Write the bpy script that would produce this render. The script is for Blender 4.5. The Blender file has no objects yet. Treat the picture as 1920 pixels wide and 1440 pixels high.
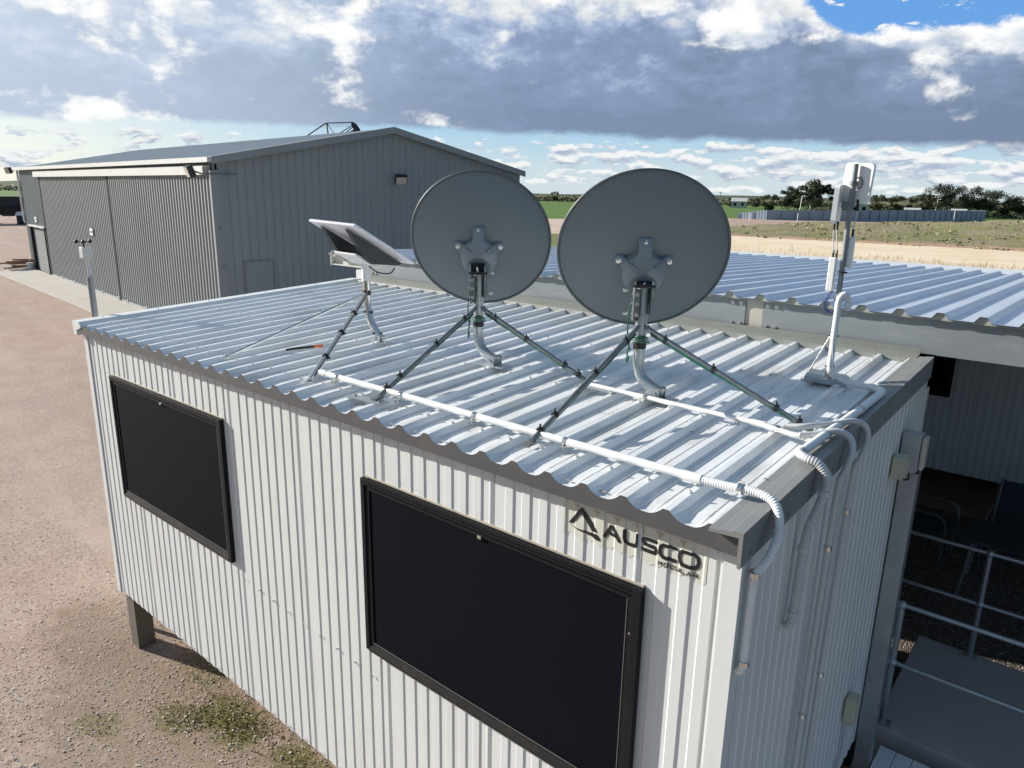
import bpy, bmesh, math, random
import numpy as np
from mathutils import Vector, Matrix
R = math.radians
random.seed(7); rng = np.random.default_rng(7)
S = bpy.context.scene
COL = S.collection

# ------------------------------------------------------------------ camera
CAM = Vector((5.805, -2.287, 4.148))
yaw, pitch, roll = 0.6946, 0.2574, 0.0186
f = Vector((-math.sin(yaw)*math.cos(pitch), math.cos(yaw)*math.cos(pitch), -math.sin(pitch)))
r0 = f.cross(Vector((0, 0, 1))).normalized(); u0 = r0.cross(f)
rr = math.cos(roll)*r0 + math.sin(roll)*u0; uu = -math.sin(roll)*r0 + math.cos(roll)*u0
cd = bpy.data.cameras.new('camera'); cam = bpy.data.objects.new('camera', cd); COL.objects.link(cam)
m3 = Matrix((rr, uu, -f)).transposed(); cam.matrix_world = Matrix.Translation(CAM) @ m3.to_4x4()
cd.sensor_width = 36; cd.lens = 36*1357.3/1920; cd.clip_start = 0.05; cd.clip_end = 20000
S.camera = cam

# ------------------------------------------------------------------ sun and sky
SUN_TRAVEL = Vector((1.0, 0.32, -0.42)).normalized()
SUN_EL = math.asin(-SUN_TRAVEL.z)
to_sun = -SUN_TRAVEL
SUN_STRENGTH, SKY_STRENGTH, CLOUD, EXPOSURE = 4.6, 0.085, 0.56, 0.88
sl = bpy.data.lights.new('sun', 'SUN'); sl.energy = SUN_STRENGTH; sl.angle = R(0.5); sl.color = (1.0, 0.95, 0.88)
so = bpy.data.objects.new('sun', sl); COL.objects.link(so)
so.rotation_euler = SUN_TRAVEL.to_track_quat('-Z', 'Y').to_euler(); so.location = (-30, -10, 30)
S.view_settings.view_transform = 'Standard'; S.view_settings.look = 'None'
S.view_settings.exposure = EXPOSURE; S.view_settings.gamma = 1; S.view_settings.use_curve_mapping = False
S.cycles.max_bounces = 6; S.cycles.volume_bounces = 0

class NT:
    """small node-tree helper"""
    def __init__(s, tree): s.t = tree; s.t.nodes.clear()
    def n(s, typ, **kw):
        nd = s.t.nodes.new(typ)
        for k, v in kw.items(): setattr(nd, k, v)
        return nd
    def put(s, sock, v):
        if hasattr(v, 'links') or isinstance(v, bpy.types.NodeSocket): s.t.links.new(v, sock)
        else: sock.default_value = v
    def m(s, op, a, b=0.0, c=0.0, clamp=False):
        nd = s.n('ShaderNodeMath', operation=op); nd.use_clamp = clamp
        s.put(nd.inputs[0], a); s.put(nd.inputs[1], b)
        if op in ('MULTIPLY_ADD',): s.put(nd.inputs[2], c)
        return nd.outputs[0]
    def ss(s, x, lo, hi, a=0.0, b=1.0):
        nd = s.n('ShaderNodeMapRange', interpolation_type='SMOOTHSTEP')
        s.put(nd.inputs[0], x); s.put(nd.inputs[1], lo); s.put(nd.inputs[2], hi); s.put(nd.inputs[3], a); s.put(nd.inputs[4], b)
        return nd.outputs[0]
    def mix(s, fac, a, b):
        nd = s.n('ShaderNodeMix', data_type='RGBA'); s.put(nd.inputs[0], fac)
        for sk, v in ((nd.inputs[6], a), (nd.inputs[7], b)):
            if isinstance(v, tuple): v = (*v, 1.0) if len(v) == 3 else v
            s.put(sk, v)
        return nd.outputs[2]
    def noise(s, vec, scale, detail=4, rough=0.55, dist=0.0):
        nd = s.n('ShaderNodeTexNoise'); s.put(nd.inputs['Vector'], vec)
        nd.inputs['Scale'].default_value = scale; nd.inputs['Detail'].default_value = detail
        nd.inputs['Roughness'].default_value = rough; nd.inputs['Distortion'].default_value = dist
        return nd.outputs[0]
    def comb(s, x, y, z=0.0):
        nd = s.n('ShaderNodeCombineXYZ'); s.put(nd.inputs[0], x); s.put(nd.inputs[1], y); s.put(nd.inputs[2], z); return nd.outputs[0]
    def sep(s, v):
        nd = s.n('ShaderNodeSeparateXYZ'); s.put(nd.inputs[0], v); return nd.outputs

W = bpy.data.worlds.new('World'); S.world = W; W.use_nodes = True
def build_world():
    t = NT(W.node_tree)
    sky = t.n('ShaderNodeTexSky', sky_type='NISHITA'); sky.sun_disc = False
    sky.sun_elevation = SUN_EL; sky.sun_rotation = math.atan2(to_sun.x, to_sun.y)
    sky.air_density = 1.0; sky.dust_density = 0.6; sky.ozone_density = 1.6; sky.altitude = 60
    d = t.n('ShaderNodeTexCoord').outputs['Generated']
    # turn the compass so that A = 0 is the direction of the fields behind the dishes
    rot = t.n('ShaderNodeVectorRotate', rotation_type='Z_AXIS'); t.put(rot.inputs['Vector'], d); rot.inputs['Angle'].default_value = -(yaw)
    x, y, z = t.sep(rot.outputs[0])
    A = t.m('MULTIPLY', t.m('ARCTAN2', x, y), 57.2958)
    E = t.m('MULTIPLY', t.m('ARCSINE', z), 57.2958)
    # --- shared fields (degrees on the sky)
    big = t.noise(t.comb(t.m('MULTIPLY', A, .055), t.m('MULTIPLY', E, .16)), 1.0, 3, .5, .3)
    det = t.noise(t.comb(t.m('MULTIPLY', A, .20), t.m('MULTIPLY', E, .34), 3.1), 1.0, 10, .60, .25)
    fin = t.noise(t.comb(t.m('MULTIPLY', A, .65), t.m('MULTIPLY', E, 1.2), 7.7), 1.0, 8, .6, .2)
    detc = t.m('SUBTRACT', det, .5); bigc = t.m('SUBTRACT', big, .5); finc = t.m('SUBTRACT', fin, .5)
    wob = t.m('ADD', t.m('MULTIPLY', detc, 1.0), t.m('MULTIPLY', finc, .6))
    # --- the long stratocumulus deck with a flat grey base
    base = t.m('SUBTRACT', 4.75, t.m('MULTIPLY', t.m('ABSOLUTE', t.m('ADD', A, 10.0)), .030))
    Eb = t.m('SUBTRACT', t.m('ADD', E, wob), base)
    deck = t.ss(Eb, -.30, .30)
    # blue opening to the upper right
    edge = t.m('ADD', t.m('ADD', 10.6, t.m('MULTIPLY', detc, 3.4)), t.ss(A, 15.0, 24.0, 4.0, 0.0))
    openr = t.m('MULTIPLY', t.ss(t.m('SUBTRACT', E, edge), -.15, .35), t.ss(A, 12.0, 20.0))
    # overhead: scattered cover
    high = t.noise(t.comb(t.m('DIVIDE', x, t.m('ADD', t.m('MAXIMUM', z, .02), .08)), t.m('DIVIDE', y, t.m('ADD', t.m('MAXIMUM', z, .02), .08)), 1.3), 1.1, 7, .58, .3)
    highm = t.ss(t.m('ADD', high, .05), .46, .58)
    deckm = t.m('MULTIPLY', deck, t.m('SUBTRACT', 1.0, openr))
    up = t.ss(E, 15.0, 21.0)
    deckm = t.m('ADD', t.m('MULTIPLY', deckm, t.m('SUBTRACT', 1.0, up)), t.m('MULTIPLY', highm, up))
    back0 = t.m('MAXIMUM', t.ss(A, 42.0, 70.0), t.ss(A, -95.0, -140.0))
    deckm = t.m('MAXIMUM', deckm, t.m('MULTIPLY', back0, .85))
    # shade inside the deck: grey underside, bright broken billows higher up
    lift = t.m('MULTIPLY_ADD', t.m('MAXIMUM', t.m('SUBTRACT', t.m('SUBTRACT', E, base), 1.2), 0.0), .125, -.05)
    lefty = t.ss(A, 4.0, -38.0, 0.0, .30)
    t1 = t.m('ADD', t.m('ADD', t.m('MULTIPLY', t.m('MULTIPLY', detc, 2.5), t.ss(Eb, .5, 5.5, .35, 1.0)), t.m('MULTIPLY', t.m('MULTIPLY', finc, 1.15), t.ss(Eb, .5, 5.0, .6, 1.0))), t.m('ADD', lift, lefty))
    t1 = t.m('ADD', t1, t.m('MULTIPLY', bigc, .9))
    # sunlit fringe next to the blue opening
    fringe = t.m('MULTIPLY', t.ss(t.m('SUBTRACT', E, edge), -1.5, -.1), t.ss(A, 10.0, 18.0))
    t1 = t.m('ADD', t1, t.m('MULTIPLY', fringe, .55))
    ramp = t.n('ShaderNodeValToRGB'); t.put(ramp.inputs[0], t.m('MULTIPLY_ADD', t1, .62, .02))
    cr = ramp.color_ramp; cr.elements[0].position = 0.0; cr.elements[0].color = (.215, .290, .43, 1)
    cr.elements[1].position = 1.0; cr.elements[1].color = (1.05, 1.05, 1.03, 1)
    e = cr.elements.new(.30); e.color = (.275, .365, .54, 1)
    e = cr.elements.new(.50); e.color = (.43, .53, .71, 1)
    e = cr.elements.new(.68); e.color = (.74, .77, .80, 1)
    deckc = ramp.outputs[0]
    deckc = t.mix(t.ss(A, 4.0, -36.0, 0.0, .70), deckc, (.62, .71, .84))
    dk = t.n('ShaderNodeVectorMath', operation='SCALE'); t.put(dk.inputs[0], deckc); t.put(dk.inputs['Scale'], t.ss(A, -10.0, 30.0, 1.0, .88)); deckc = dk.outputs[0]
    pv = t.comb(t.m('MULTIPLY_ADD', A, .125, 8.3), t.m('MULTIPLY', E, .215), 1.5)
    pn = t.noise(pv, 1.0, 11, .58, .12)
    pn2 = t.noise(t.comb(t.m('MULTIPLY_ADD', A, .125, 8.15), t.m('MULTIPLY', t.m('ADD', E, .8), .215), 1.5), 1.0, 6, .58, .12)
    pm = t.ss(t.m('ADD', pn, t.m('ADD', t.ss(E, 5.0, 12.0, -.080, .030), t.ss(A, 5.0, -35.0, 0.0, .075))), .525, .625)
    pc = t.mix(t.ss(t.m('SUBTRACT', pn, pn2), -.09, .07), (.60, .67, .78), (1.0, 1.0, .985))
    deckc = t.mix(t.m('MULTIPLY', pm, .95), deckc, pc)
    over = t.mix(t.ss(high, .50, .74), (.085, .125, .205), (.30, .365, .47))
    over = t.mix(t.m('MULTIPLY', t.ss(t.m('ABSOLUTE', A), 115., 55.), .55), over, (.36, .48, .64))
    deckc = t.mix(up, deckc, over)
    back = t.m('MAXIMUM', t.ss(A, 42.0, 70.0), t.ss(A, -95.0, -140.0))
    deckc = t.mix(back, deckc, t.mix(t.ss(det, .4, .6), (.115, .205, .345), (.255, .375, .52)))
    # --- small cumulus in rows above the horizon
    def cum(dz):
        v = t.comb(t.m('MULTIPLY', A, .40), t.m('MULTIPLY', t.m('ADD', E, dz), 1.25), 12.0)
        return t.noise(v, 1.0, 9, .58, .15)
    c0 = cum(0.0); c1 = cum(.35)
    band = t.m('MULTIPLY', t.ss(E, .1, 1.3), t.ss(E, 4.4, 3.2))
    cm = t.ss(t.m('ADD', t.m('ADD', c0, t.ss(A, -5., 30., 0., .05)), t.m('MULTIPLY', t.m('SUBTRACT', band, 1.0), .16)), .475, .545)
    cs = t.ss(t.m('SUBTRACT', c0, c1), -.13, .12)
    cumc = t.mix(cs, (.41, .49, .62), (.88, .90, .90))
    # --- put together
    clearc = t.mix(t.ss(E, 0.0, 6.0), (.66, .80, .87), (.36, .62, .88))
    clearc = t.mix(t.ss(E, 6.0, 11.0), clearc, (.13, .38, .86))
    glow = t.ss(A, -8.0, -38.0)
    clearc = t.mix(t.m('MULTIPLY', glow, .75), clearc, (.95, .97, .90))
    b_sky = t.n('ShaderNodeBackground'); t.put(b_sky.inputs[0], sky.outputs[0]); b_sky.inputs[1].default_value = SKY_STRENGTH
    b_clear = t.n('ShaderNodeBackground'); t.put(b_clear.inputs[0], clearc); b_clear.inputs[1].default_value = CLOUD*.92
    b_cum = t.n('ShaderNodeBackground'); t.put(b_cum.inputs[0], cumc); b_cum.inputs[1].default_value = CLOUD
    b_deck = t.n('ShaderNodeBackground'); t.put(b_deck.inputs[0], deckc); b_deck.inputs[1].default_value = CLOUD
    def ms(fac, a, b):
        nd = t.n('ShaderNodeMixShader'); t.put(nd.inputs[0], fac); t.t.links.new(a.outputs[0], nd.inputs[1]); t.t.links.new(b.outputs[0], nd.inputs[2]); return nd
    low = ms(t.ss(E, 13.0, 22.0, .85, 0.0), b_sky, b_clear)
    low = ms(cm, low, b_cum)
    fin_ = ms(deckm, low, b_deck)
    out = t.n('ShaderNodeOutputWorld'); t.t.links.new(fin_.outputs[0], out.inputs[0])
build_world()

# ------------------------------------------------------------------ materials
def mat(name, col, rough=.6, metal=0.0, var=0.0, vscale=6.0, bump=0.0, bscale=40.0, spec=.5, dirt=None, dscale=3.0, damt=.5, streak=None, space='Object'):
    """painted / metal / concrete surface: base colour with mottling, optional dirt and a fine bump"""
    M = bpy.data.materials.new(name); M.use_nodes = True; t = NT(M.node_tree)
    p = t.n('ShaderNodeBsdfPrincipled'); o = t.n('ShaderNodeOutputMaterial'); t.t.links.new(p.outputs[0], o.inputs[0])
    tc = t.n('ShaderNodeTexCoord').outputs['Object']
    c = t.n('ShaderNodeRGB').outputs[0]; c.default_value = (*col, 1)
    if var:
        nz = t.noise(tc, vscale, 6, .6)
        k = t.m('MULTIPLY_ADD', t.m('SUBTRACT', nz, .5), var*2.5, 1.0)
        v = t.n('ShaderNodeVectorMath', operation='SCALE'); t.put(v.inputs[0], c); t.put(v.inputs['Scale'], k); c = v.outputs[0]
    if dirt:
        v = tc
        if streak:
            mp = t.n('ShaderNodeMapping'); t.put(mp.inputs[0], tc); mp.inputs['Scale'].default_value = streak; v = mp.outputs[0]
        dn = t.ss(t.noise(v, dscale, 7, .65), .50, .72)
        c = t.mix(t.m('MULTIPLY', dn, damt), c, dirt)
    t.put(p.inputs['Base Color'], c)
    rn = t.m('MULTIPLY_ADD', t.noise(tc, vscale*2.3, 4), .22, rough-.11)
    t.put(p.inputs['Roughness'], rn if var else rough)
    p.inputs['Metallic'].default_value = metal; p.inputs['Specular IOR Level'].default_value = spec
    if bump:
        b = t.n('ShaderNodeBump'); b.inputs['Strength'].default_value = bump; b.inputs['Distance'].default_value = .01
        t.put(b.inputs['Height'], t.noise(tc, bscale, 5, .6)); t.put(p.inputs['Normal'], b.outputs[0])
    return M

M = {}
M['wall_white'] = mat('white_wall_paint', (.645, .66, .645), .42, 0, .05, 2.0, .04, 9, dirt=(.50, .48, .43), dscale=3, damt=.22, streak=(3, 3, .35))
M['roof_white'] = mat('weathered_roof_sheet', (.74, .755, .755), .34, .10, .10, 2.5, .10, 4, spec=.6, dirt=(.44, .41, .35), dscale=2.4, damt=.55, streak=(2.5, .6, 1))
M['roof_grey'] = mat('galvanised_awning_sheet', (.60, .645, .70), .36, .30, .08, 1.2, .02, 14, dirt=(.42, .42, .42), dscale=1.5, damt=.3, streak=(2, .4, 1))
M['trim_grey'] = mat('grey_flashing', (.215, .22, .215), .42, .1, .08, 5, .02, 20, dirt=(.36, .31, .25), dscale=4, damt=.35)
M['galv'] = mat('galvanised_steel', (.38, .42, .44), .40, .75, .16, 9, .05, 60, dirt=(.30, .30, .29), dscale=8, damt=.5)
M['galv_light'] = mat('galvanised_beam_steel', (.225, .25, .26), .50, .25, .14, 3, .04, 30, dirt=(.36, .36, .34), dscale=3, damt=.5, streak=(.5, 3, 3))
M['galv_dark'] = mat('weathered_galvanised_tube', (.20, .215, .22), .42, .6, .22, 14, .06, 80, dirt=(.09, .09, .09), dscale=11, damt=.6)
M['chrome'] = mat('bright_zinc_tube', (.62, .63, .62), .20, .95, .05, 8)
M['dish_grey'] = mat('dish_grey_paint', (.172, .202, .217), .52, 0, .02, 3, .0, 50, dirt=(.195, .22, .23), dscale=2.5, damt=.25)
M['hub_grey'] = mat('hub_grey_plastic', (.235, .265, .29), .42, .1, .05, 9)
M['black'] = mat('black_metal', (.012, .013, .015), .45, 0, .2, 9)
M['frame_black'] = mat('black_window_frame', (.010, .010, .012), .60, .0, .15, 5, 0, 1, spec=.15, dirt=(.018, .017, .016), dscale=4, damt=.35)
M['sill'] = mat('dusty_frame_sill', (.018, .017, .016), .75, .0, .3, 8, .1, 60, spec=.15, dirt=(.050, .040, .032), dscale=9, damt=.5)
M['screen'] = mat('dark_security_screen', (.0045, .0055, .009), .7, 0, .12, 2, .0, 400, spec=.05)
M['pvc'] = mat('white_pvc_conduit', (.74, .745, .73), .38, 0, .04, 6, dirt=(.50, .47, .42), dscale=7, damt=.3)
M['pvc_grey'] = mat('grey_pvc_conduit', (.50, .51, .51), .45, 0, .06, 6)
M['white_plastic'] = mat('white_plastic', (.76, .765, .75), .35, 0, .03, 5, dirt=(.5, .48, .44), dscale=9, damt=.15)
M['white_under'] = mat('pale_plastic_underside', (.74, .735, .77), .5, 0, .03, 5)
M['fin_dark'] = mat('dark_grey_bracket', (.030, .034, .038), .5, .1, .1, 5)
M['cream_box'] = mat('cream_electrical_box', (.50, .47, .36), .5, 0, .08, 9, dirt=(.25, .22, .15), dscale=9, damt=.4)
M['green_cable'] = mat('dark_green_cable', (.010, .095, .062), .40, 0, .1, 20)
M['blue_cable'] = mat('blue_cable', (.02, .03, .16), .4)
M['tape'] = mat('black_tape', (.008, .008, .009), .5)
M['orange'] = mat('orange_plastic', (.72, .16, .04), .45)
M['steel_bolt'] = mat('zinc_bolt', (.62, .62, .60), .3, .9)
M['concrete'] = mat('pale_concrete', (.42, .39, .34), .85, 0, .10, .9, .2, 30, dirt=(.36, .28, .20), dscale=.7, damt=.7)
M['ramp_concrete'] = mat('grey_concrete', (.40, .37, .37), .85, 0, .10, 2, .2, 40, dirt=(.30, .28, .28), dscale=1.5, damt=.6)
M['shed_wall'] = mat('grey_shed_cladding', (.235, .262, .268), .50, .0, .05, .35, dirt=(.205, .222, .235), dscale=.5, damt=.5, streak=(1, 1, .3))
M['shed_door'] = mat('grey_shed_door_cladding', (.255, .268, .268), .5, .0, .06, .5, dirt=(.215, .215, .215), dscale=.4, damt=.5, streak=(1, 1, .25))
M['shed_roof'] = mat('grey_shed_roof', (.50, .52, .52), .42, .1, .06, .4, dirt=(.42, .44, .44), dscale=.4, damt=.5, streak=(1, 4, 1))
M['shed_trim'] = mat('pale_shed_trim', (.50, .51, .48), .5, .05, .05, 1)
M['shed_seam'] = mat('shed_shadow_trim', (.030, .031, .034), .8, 0, .05, 1, spec=.1)
M['roller'] = mat('pale_roller_door', (.34, .35, .34), .95, 0, 0, 1, spec=.05)
M['lens'] = mat('frosted_lamp_glass', (.50, .47, .40), .3, 0, .1, 8)
M['hut_panel'] = mat('pale_hut_cladding', (.62, .645, .65), .5, 0, .05, 2)  # even pale paint of the back hut, close to the front hut's
M['chair'] = mat('dark_teal_mesh', (.020, .042, .050), .7, 0, .2, 7)
M['step_white'] = mat('white_boards', (.66, .67, .69), .5, 0, .05, 4, dirt=(.5, .48, .45), dscale=5, damt=.3)
M['sticker'] = mat('yellowed_clear_sticker', (.60, .60, .525), .4, 0, .05, 9, dirt=(.50, .46, .36), dscale=14, damt=.4, streak=(4, 1, 1))
M['ink'] = mat('black_sticker_ink', (.010, .011, .012), .4, 0, .1, 9)
M['stain'] = mat('brown_stain', (.36, .30, .22), .8, 0, .2, 30)
M['timber'] = mat('weathered_timber', (.36, .20, .13), .8, 0, .25, 5, .2, 30)
M['stump'] = mat('weathered_steel_stump', (.16, .145, .12), .6, .2, .25, 7, .1, 40)
M['trailer'] = mat('dark_trailer_paint', (.022, .022, .032), .5, .1, .2, 1)
M['rubber'] = mat('tyre_rubber', (.015, .015, .015), .8)
M['fence_blue'] = mat('blue_grey_fence_steel', (.255, .315, .37), .5, .0, .06, .3, dirt=(.22, .27, .32), dscale=.2, damt=.5)
M['fence_dark'] = mat('dark_fence_post', (.13, .19, .26), .5, .1)
M['cottage'] = mat('pale_cladding', (.42, .41, .40), .6, 0, .1, .6)
M['cottage_cream'] = mat('cream_cladding', (.40, .36, .28), .6, 0, .1, .6)
M['bark'] = mat('pale_gum_bark', (.24, .21, .18), .85, 0, .35, 1.2, .3, 6)
M['bark_white'] = mat('white_gum_bark', (.55, .52, .47), .8, 0, .2, 1.0)
M['post_white'] = mat('white_post_paint', (.70, .69, .66), .6)
M['rust'] = mat('rusty_steel_rod', (.25, .12, .08), .8, .2, .2, 9)
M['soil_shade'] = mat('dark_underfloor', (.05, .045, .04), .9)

def leaf_mat(name, c1, c2):
    Mt = bpy.data.materials.new(name); Mt.use_nodes = True; t = NT(Mt.node_tree)
    p = t.n('ShaderNodeBsdfPrincipled'); o = t.n('ShaderNodeOutputMaterial')
    g = t.n('ShaderNodeNewGeometry'); tc = t.n('ShaderNodeTexCoord').outputs['Object']
    k = t.m('ADD', t.m('MULTIPLY', g.outputs['Random Per Island'], .6), t.m('MULTIPLY', t.noise(tc, .55, 3), .5), clamp=True)
    t.put(p.inputs['Base Color'], t.mix(k, c1, c2)); p.inputs['Roughness'].default_value = .6
    p.inputs['Specular IOR Level'].default_value = .3
    tr = t.n('ShaderNodeBsdfTranslucent'); t.put(tr.inputs[0], t.mix(k, c1, c2))
    mx = t.n('ShaderNodeMixShader'); mx.inputs[0].default_value = .18
    t.t.links.new(p.outputs[0], mx.inputs[1]); t.t.links.new(tr.outputs[0], mx.inputs[2]); t.t.links.new(mx.outputs[0], o.inputs[0])
    return Mt
M['leaf'] = leaf_mat('eucalypt_leaf', (.030, .040, .022), (.075, .085, .045))
M['leaf_olive'] = leaf_mat('olive_leaf', (.040, .045, .022), (.095, .095, .045))
M['scrub'] = leaf_mat('distant_scrub_leaf', (.030, .038, .022), (.075, .075, .042))

def ground_mat(name, kind):
    """gravel yard / sand / grassy bank / paddock; every mark has its own place on the ground"""
    Mt = bpy.data.materials.new(name); Mt.use_nodes = True; t = NT(Mt.node_tree)
    p = t.n('ShaderNodeBsdfPrincipled'); o = t.n('ShaderNodeOutputMaterial'); t.t.links.new(p.outputs[0], o.inputs[0])
    P = t.n('ShaderNodeNewGeometry').outputs['Position']
    p.inputs['Roughness'].default_value = .95; p.inputs['Specular IOR Level'].default_value = .15
    bigv = t.noise(P, .16, 5, .6, .3); mid = t.noise(P, 1.1, 6, .6); fine = t.noise(P, 14, 6, .7)
    def vor(scale, rand=1.0):
        nd = t.n('ShaderNodeTexVoronoi'); t.put(nd.inputs['Vector'], P); nd.inputs['Scale'].default_value = scale
        nd.inputs['Randomness'].default_value = rand; return nd
    if kind == 'yard':
        c = t.mix(t.ss(bigv, .38, .62), (.425, .285, .225), (.395, .305, .245))
        c = t.mix(t.ss(mid, .40, .66), c, (.46, .35, .28))
        v1 = vor(24); v2 = vor(60)
        st = t.sep(v1.outputs['Color'])[0]; st2 = t.sep(v2.outputs['Color'])[1]
        c = t.mix(t.m('MULTIPLY', t.ss(st, .62, .95), .45), c, (.50, .43, .36))
        c = t.mix(t.m('MULTIPLY', t.ss(st2, .55, .9), .50), c, (.24, .19, .16))
        c = t.mix(t.m('MULTIPLY', t.ss(fine, .5, .72), .40), c, (.22, .165, .125))
        trk = t.noise(t.comb(t.m('MULTIPLY_ADD', t.sep(P)[0], .10, t.m('MULTIPLY', t.sep(P)[1], .03)), t.m('MULTIPLY_ADD', t.sep(P)[1], .75, t.m('MULTIPLY', t.sep(P)[0], .10)), 4.0), 1.0, 5, .6, .3)
        c = t.mix(t.m('MULTIPLY', t.ss(trk, .50, .66), .45), c, (.36, .255, .20))
        c = t.mix(t.m('MULTIPLY', t.ss(trk, .45, .33), .35), c, (.50, .395, .32))
        # damp, greyer gravel and moss by the building
        x, y, z = t.sep(P)
        def spot(cx, cy, rx, ry, amp=1.0):
            a = t.m('DIVIDE', t.m('SUBTRACT', x, cx), rx); b = t.m('DIVIDE', t.m('SUBTRACT', y, cy), ry)
            d = t.m('ADD', t.m('MULTIPLY', a, a), t.m('MULTIPLY', b, b))
            d = t.m('ADD', d, t.m('MULTIPLY', t.m('SUBTRACT', t.noise(P, 3.6, 6, .65), .5), 2.6))
            d = t.m('ADD', d, t.m('MULTIPLY', t.m('SUBTRACT', t.noise(P, 22, 4, .65), .5), 1.5))
            return t.ss(d, 1.1, .25, 0.0, amp)
        damp = t.m('MAXIMUM', spot(.7, -.25, 2.0, .95), spot(-.9, -.1, 1.1, .6))
        c = t.mix(t.m('MULTIPLY', damp, .62), c, (.215, .165, .115))
        moss = t.m('MAXIMUM', t.m('MAXIMUM', spot(.95, .10, .42, .26, .9), spot(.60, -.17, .33, .20, .65)), t.m('MAXIMUM', spot(.22, -.62, .26, .17, .45), t.m('MAXIMUM', spot(.20, .25, .34, .14, .45), spot(1.75, .18, .4, .2, .8))))
        c = t.mix(t.m('MULTIPLY', moss, .9), c, t.mix(t.ss(fine, .35, .65), (.075, .082, .016), (.17, .155, .045)))
        # dark turf added out of view to cut warm bounce, then open country
        unseen_turf = t.mix(t.ss(mid, .4, .6), (.060, .085, .028), (.105, .115, .045))
        wob = t.m('MULTIPLY', t.m('SUBTRACT', bigv, .5), 8.0)
        g1 = t.ss(t.m('ADD', x, wob), 12.0, 15.0); g2 = t.m('MULTIPLY', t.ss(t.m('ADD', y, wob), -8.0, -11.0), t.ss(t.m('ADD', x, wob), -3.0, 1.0))
        c = t.mix(t.m('MAXIMUM', g1, g2), c, unseen_turf)
        ln = t.n('ShaderNodeVectorMath', operation='LENGTH'); t.put(ln.inputs[0], P)
        c = t.mix(t.ss(ln.outputs['Value'], 150, 330), c, t.mix(t.ss(bigv, .4, .6), (.13, .145, .06), (.20, .18, .10)))
        hgt = t.m('ADD', t.m('ADD', t.m('MULTIPLY', st, .55), t.m('MULTIPLY', st2, .40)), t.m('ADD', t.m('MULTIPLY', fine, .9), t.m('MULTIPLY', t.noise(P, 70, 3, .7), .6)))
        b = t.n('ShaderNodeBump'); b.inputs['Strength'].default_value = .55; b.inputs['Distance'].default_value = .020
        t.put(b.inputs['Height'], hgt); t.put(p.inputs['Normal'], b.outputs[0])
    elif kind == 'sand':
        c = t.mix(t.ss(bigv, .36, .66), (.68, .545, .37), (.76, .64, .47))
        c = t.mix(t.m('MULTIPLY', t.ss(mid, .55, .75), .5), c, (.42, .32, .21))
    elif kind == 'hardstand':
        c = t.mix(t.ss(bigv, .40, .60), (.50, .38, .30), (.56, .45, .37))
    elif kind == 'paddock':
        x, y, z = t.sep(P)
        rows = t.noise(t.comb(t.m('MULTIPLY', x, .02), t.m('MULTIPLY', y, .16)), 1.0, 5, .6)
        c = t.mix(t.ss(rows, .35, .65), (.075, .155, .030), (.125, .195, .050))
        c = t.mix(t.m('MULTIPLY', t.ss(bigv, .5, .7), .4), c, (.16, .17, .07))
    elif kind == 'verge':
        c = t.mix(t.ss(mid, .35, .65), (.20, .19, .085), (.13, .16, .05))
        c = t.mix(t.m('MULTIPLY', t.ss(fine, .5, .7), .5), c, (.32, .25, .17))
    elif kind == 'bank':
        x, y, z = t.sep(P)
        n1 = t.noise(P, .14, 6, .65, .4); n2 = t.noise(P, .7, 6, .7)
        c = t.mix(t.ss(n1, .38, .62), (.275, .235, .150), (.20, .205, .085))
        c = t.mix(t.m('MULTIPLY', t.ss(n2, .45, .7), .7), c, (.30, .25, .17))
        low = t.m('ADD', t.ss(y, 74.0, 88.0), t.m('MULTIPLY', t.m('SUBTRACT', n1, .5), 1.6))
        c = t.mix(t.ss(low, .55, .15), c, (.46, .30, .20))
        b = t.n('ShaderNodeBump'); b.inputs['Strength'].default_value = .8; b.inputs['Distance'].default_value = .25
        t.put(b.inputs['Height'], t.m('ADD', n2, t.noise(P, 3.0, 4, .7))); t.put(p.inputs['Normal'], b.outputs[0])
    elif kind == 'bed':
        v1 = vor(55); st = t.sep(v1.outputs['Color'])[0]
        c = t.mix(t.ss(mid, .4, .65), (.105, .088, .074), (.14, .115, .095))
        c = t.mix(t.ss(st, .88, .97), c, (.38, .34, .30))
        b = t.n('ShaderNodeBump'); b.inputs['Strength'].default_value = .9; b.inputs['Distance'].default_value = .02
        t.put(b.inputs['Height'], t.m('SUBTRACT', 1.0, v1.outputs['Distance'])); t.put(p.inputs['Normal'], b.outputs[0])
    elif kind == 'hill':
        c = t.mix(t.ss(t.noise(P, .004, 5), .4, .6), (.06, .075, .05), (.10, .11, .06))
    t.put(p.inputs['Base Color'], c)
    return Mt
for k in ('yard', 'sand', 'hardstand', 'paddock', 'verge', 'bank', 'bed', 'hill'): M['g_'+k] = ground_mat('ground_'+k, k)

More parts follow.
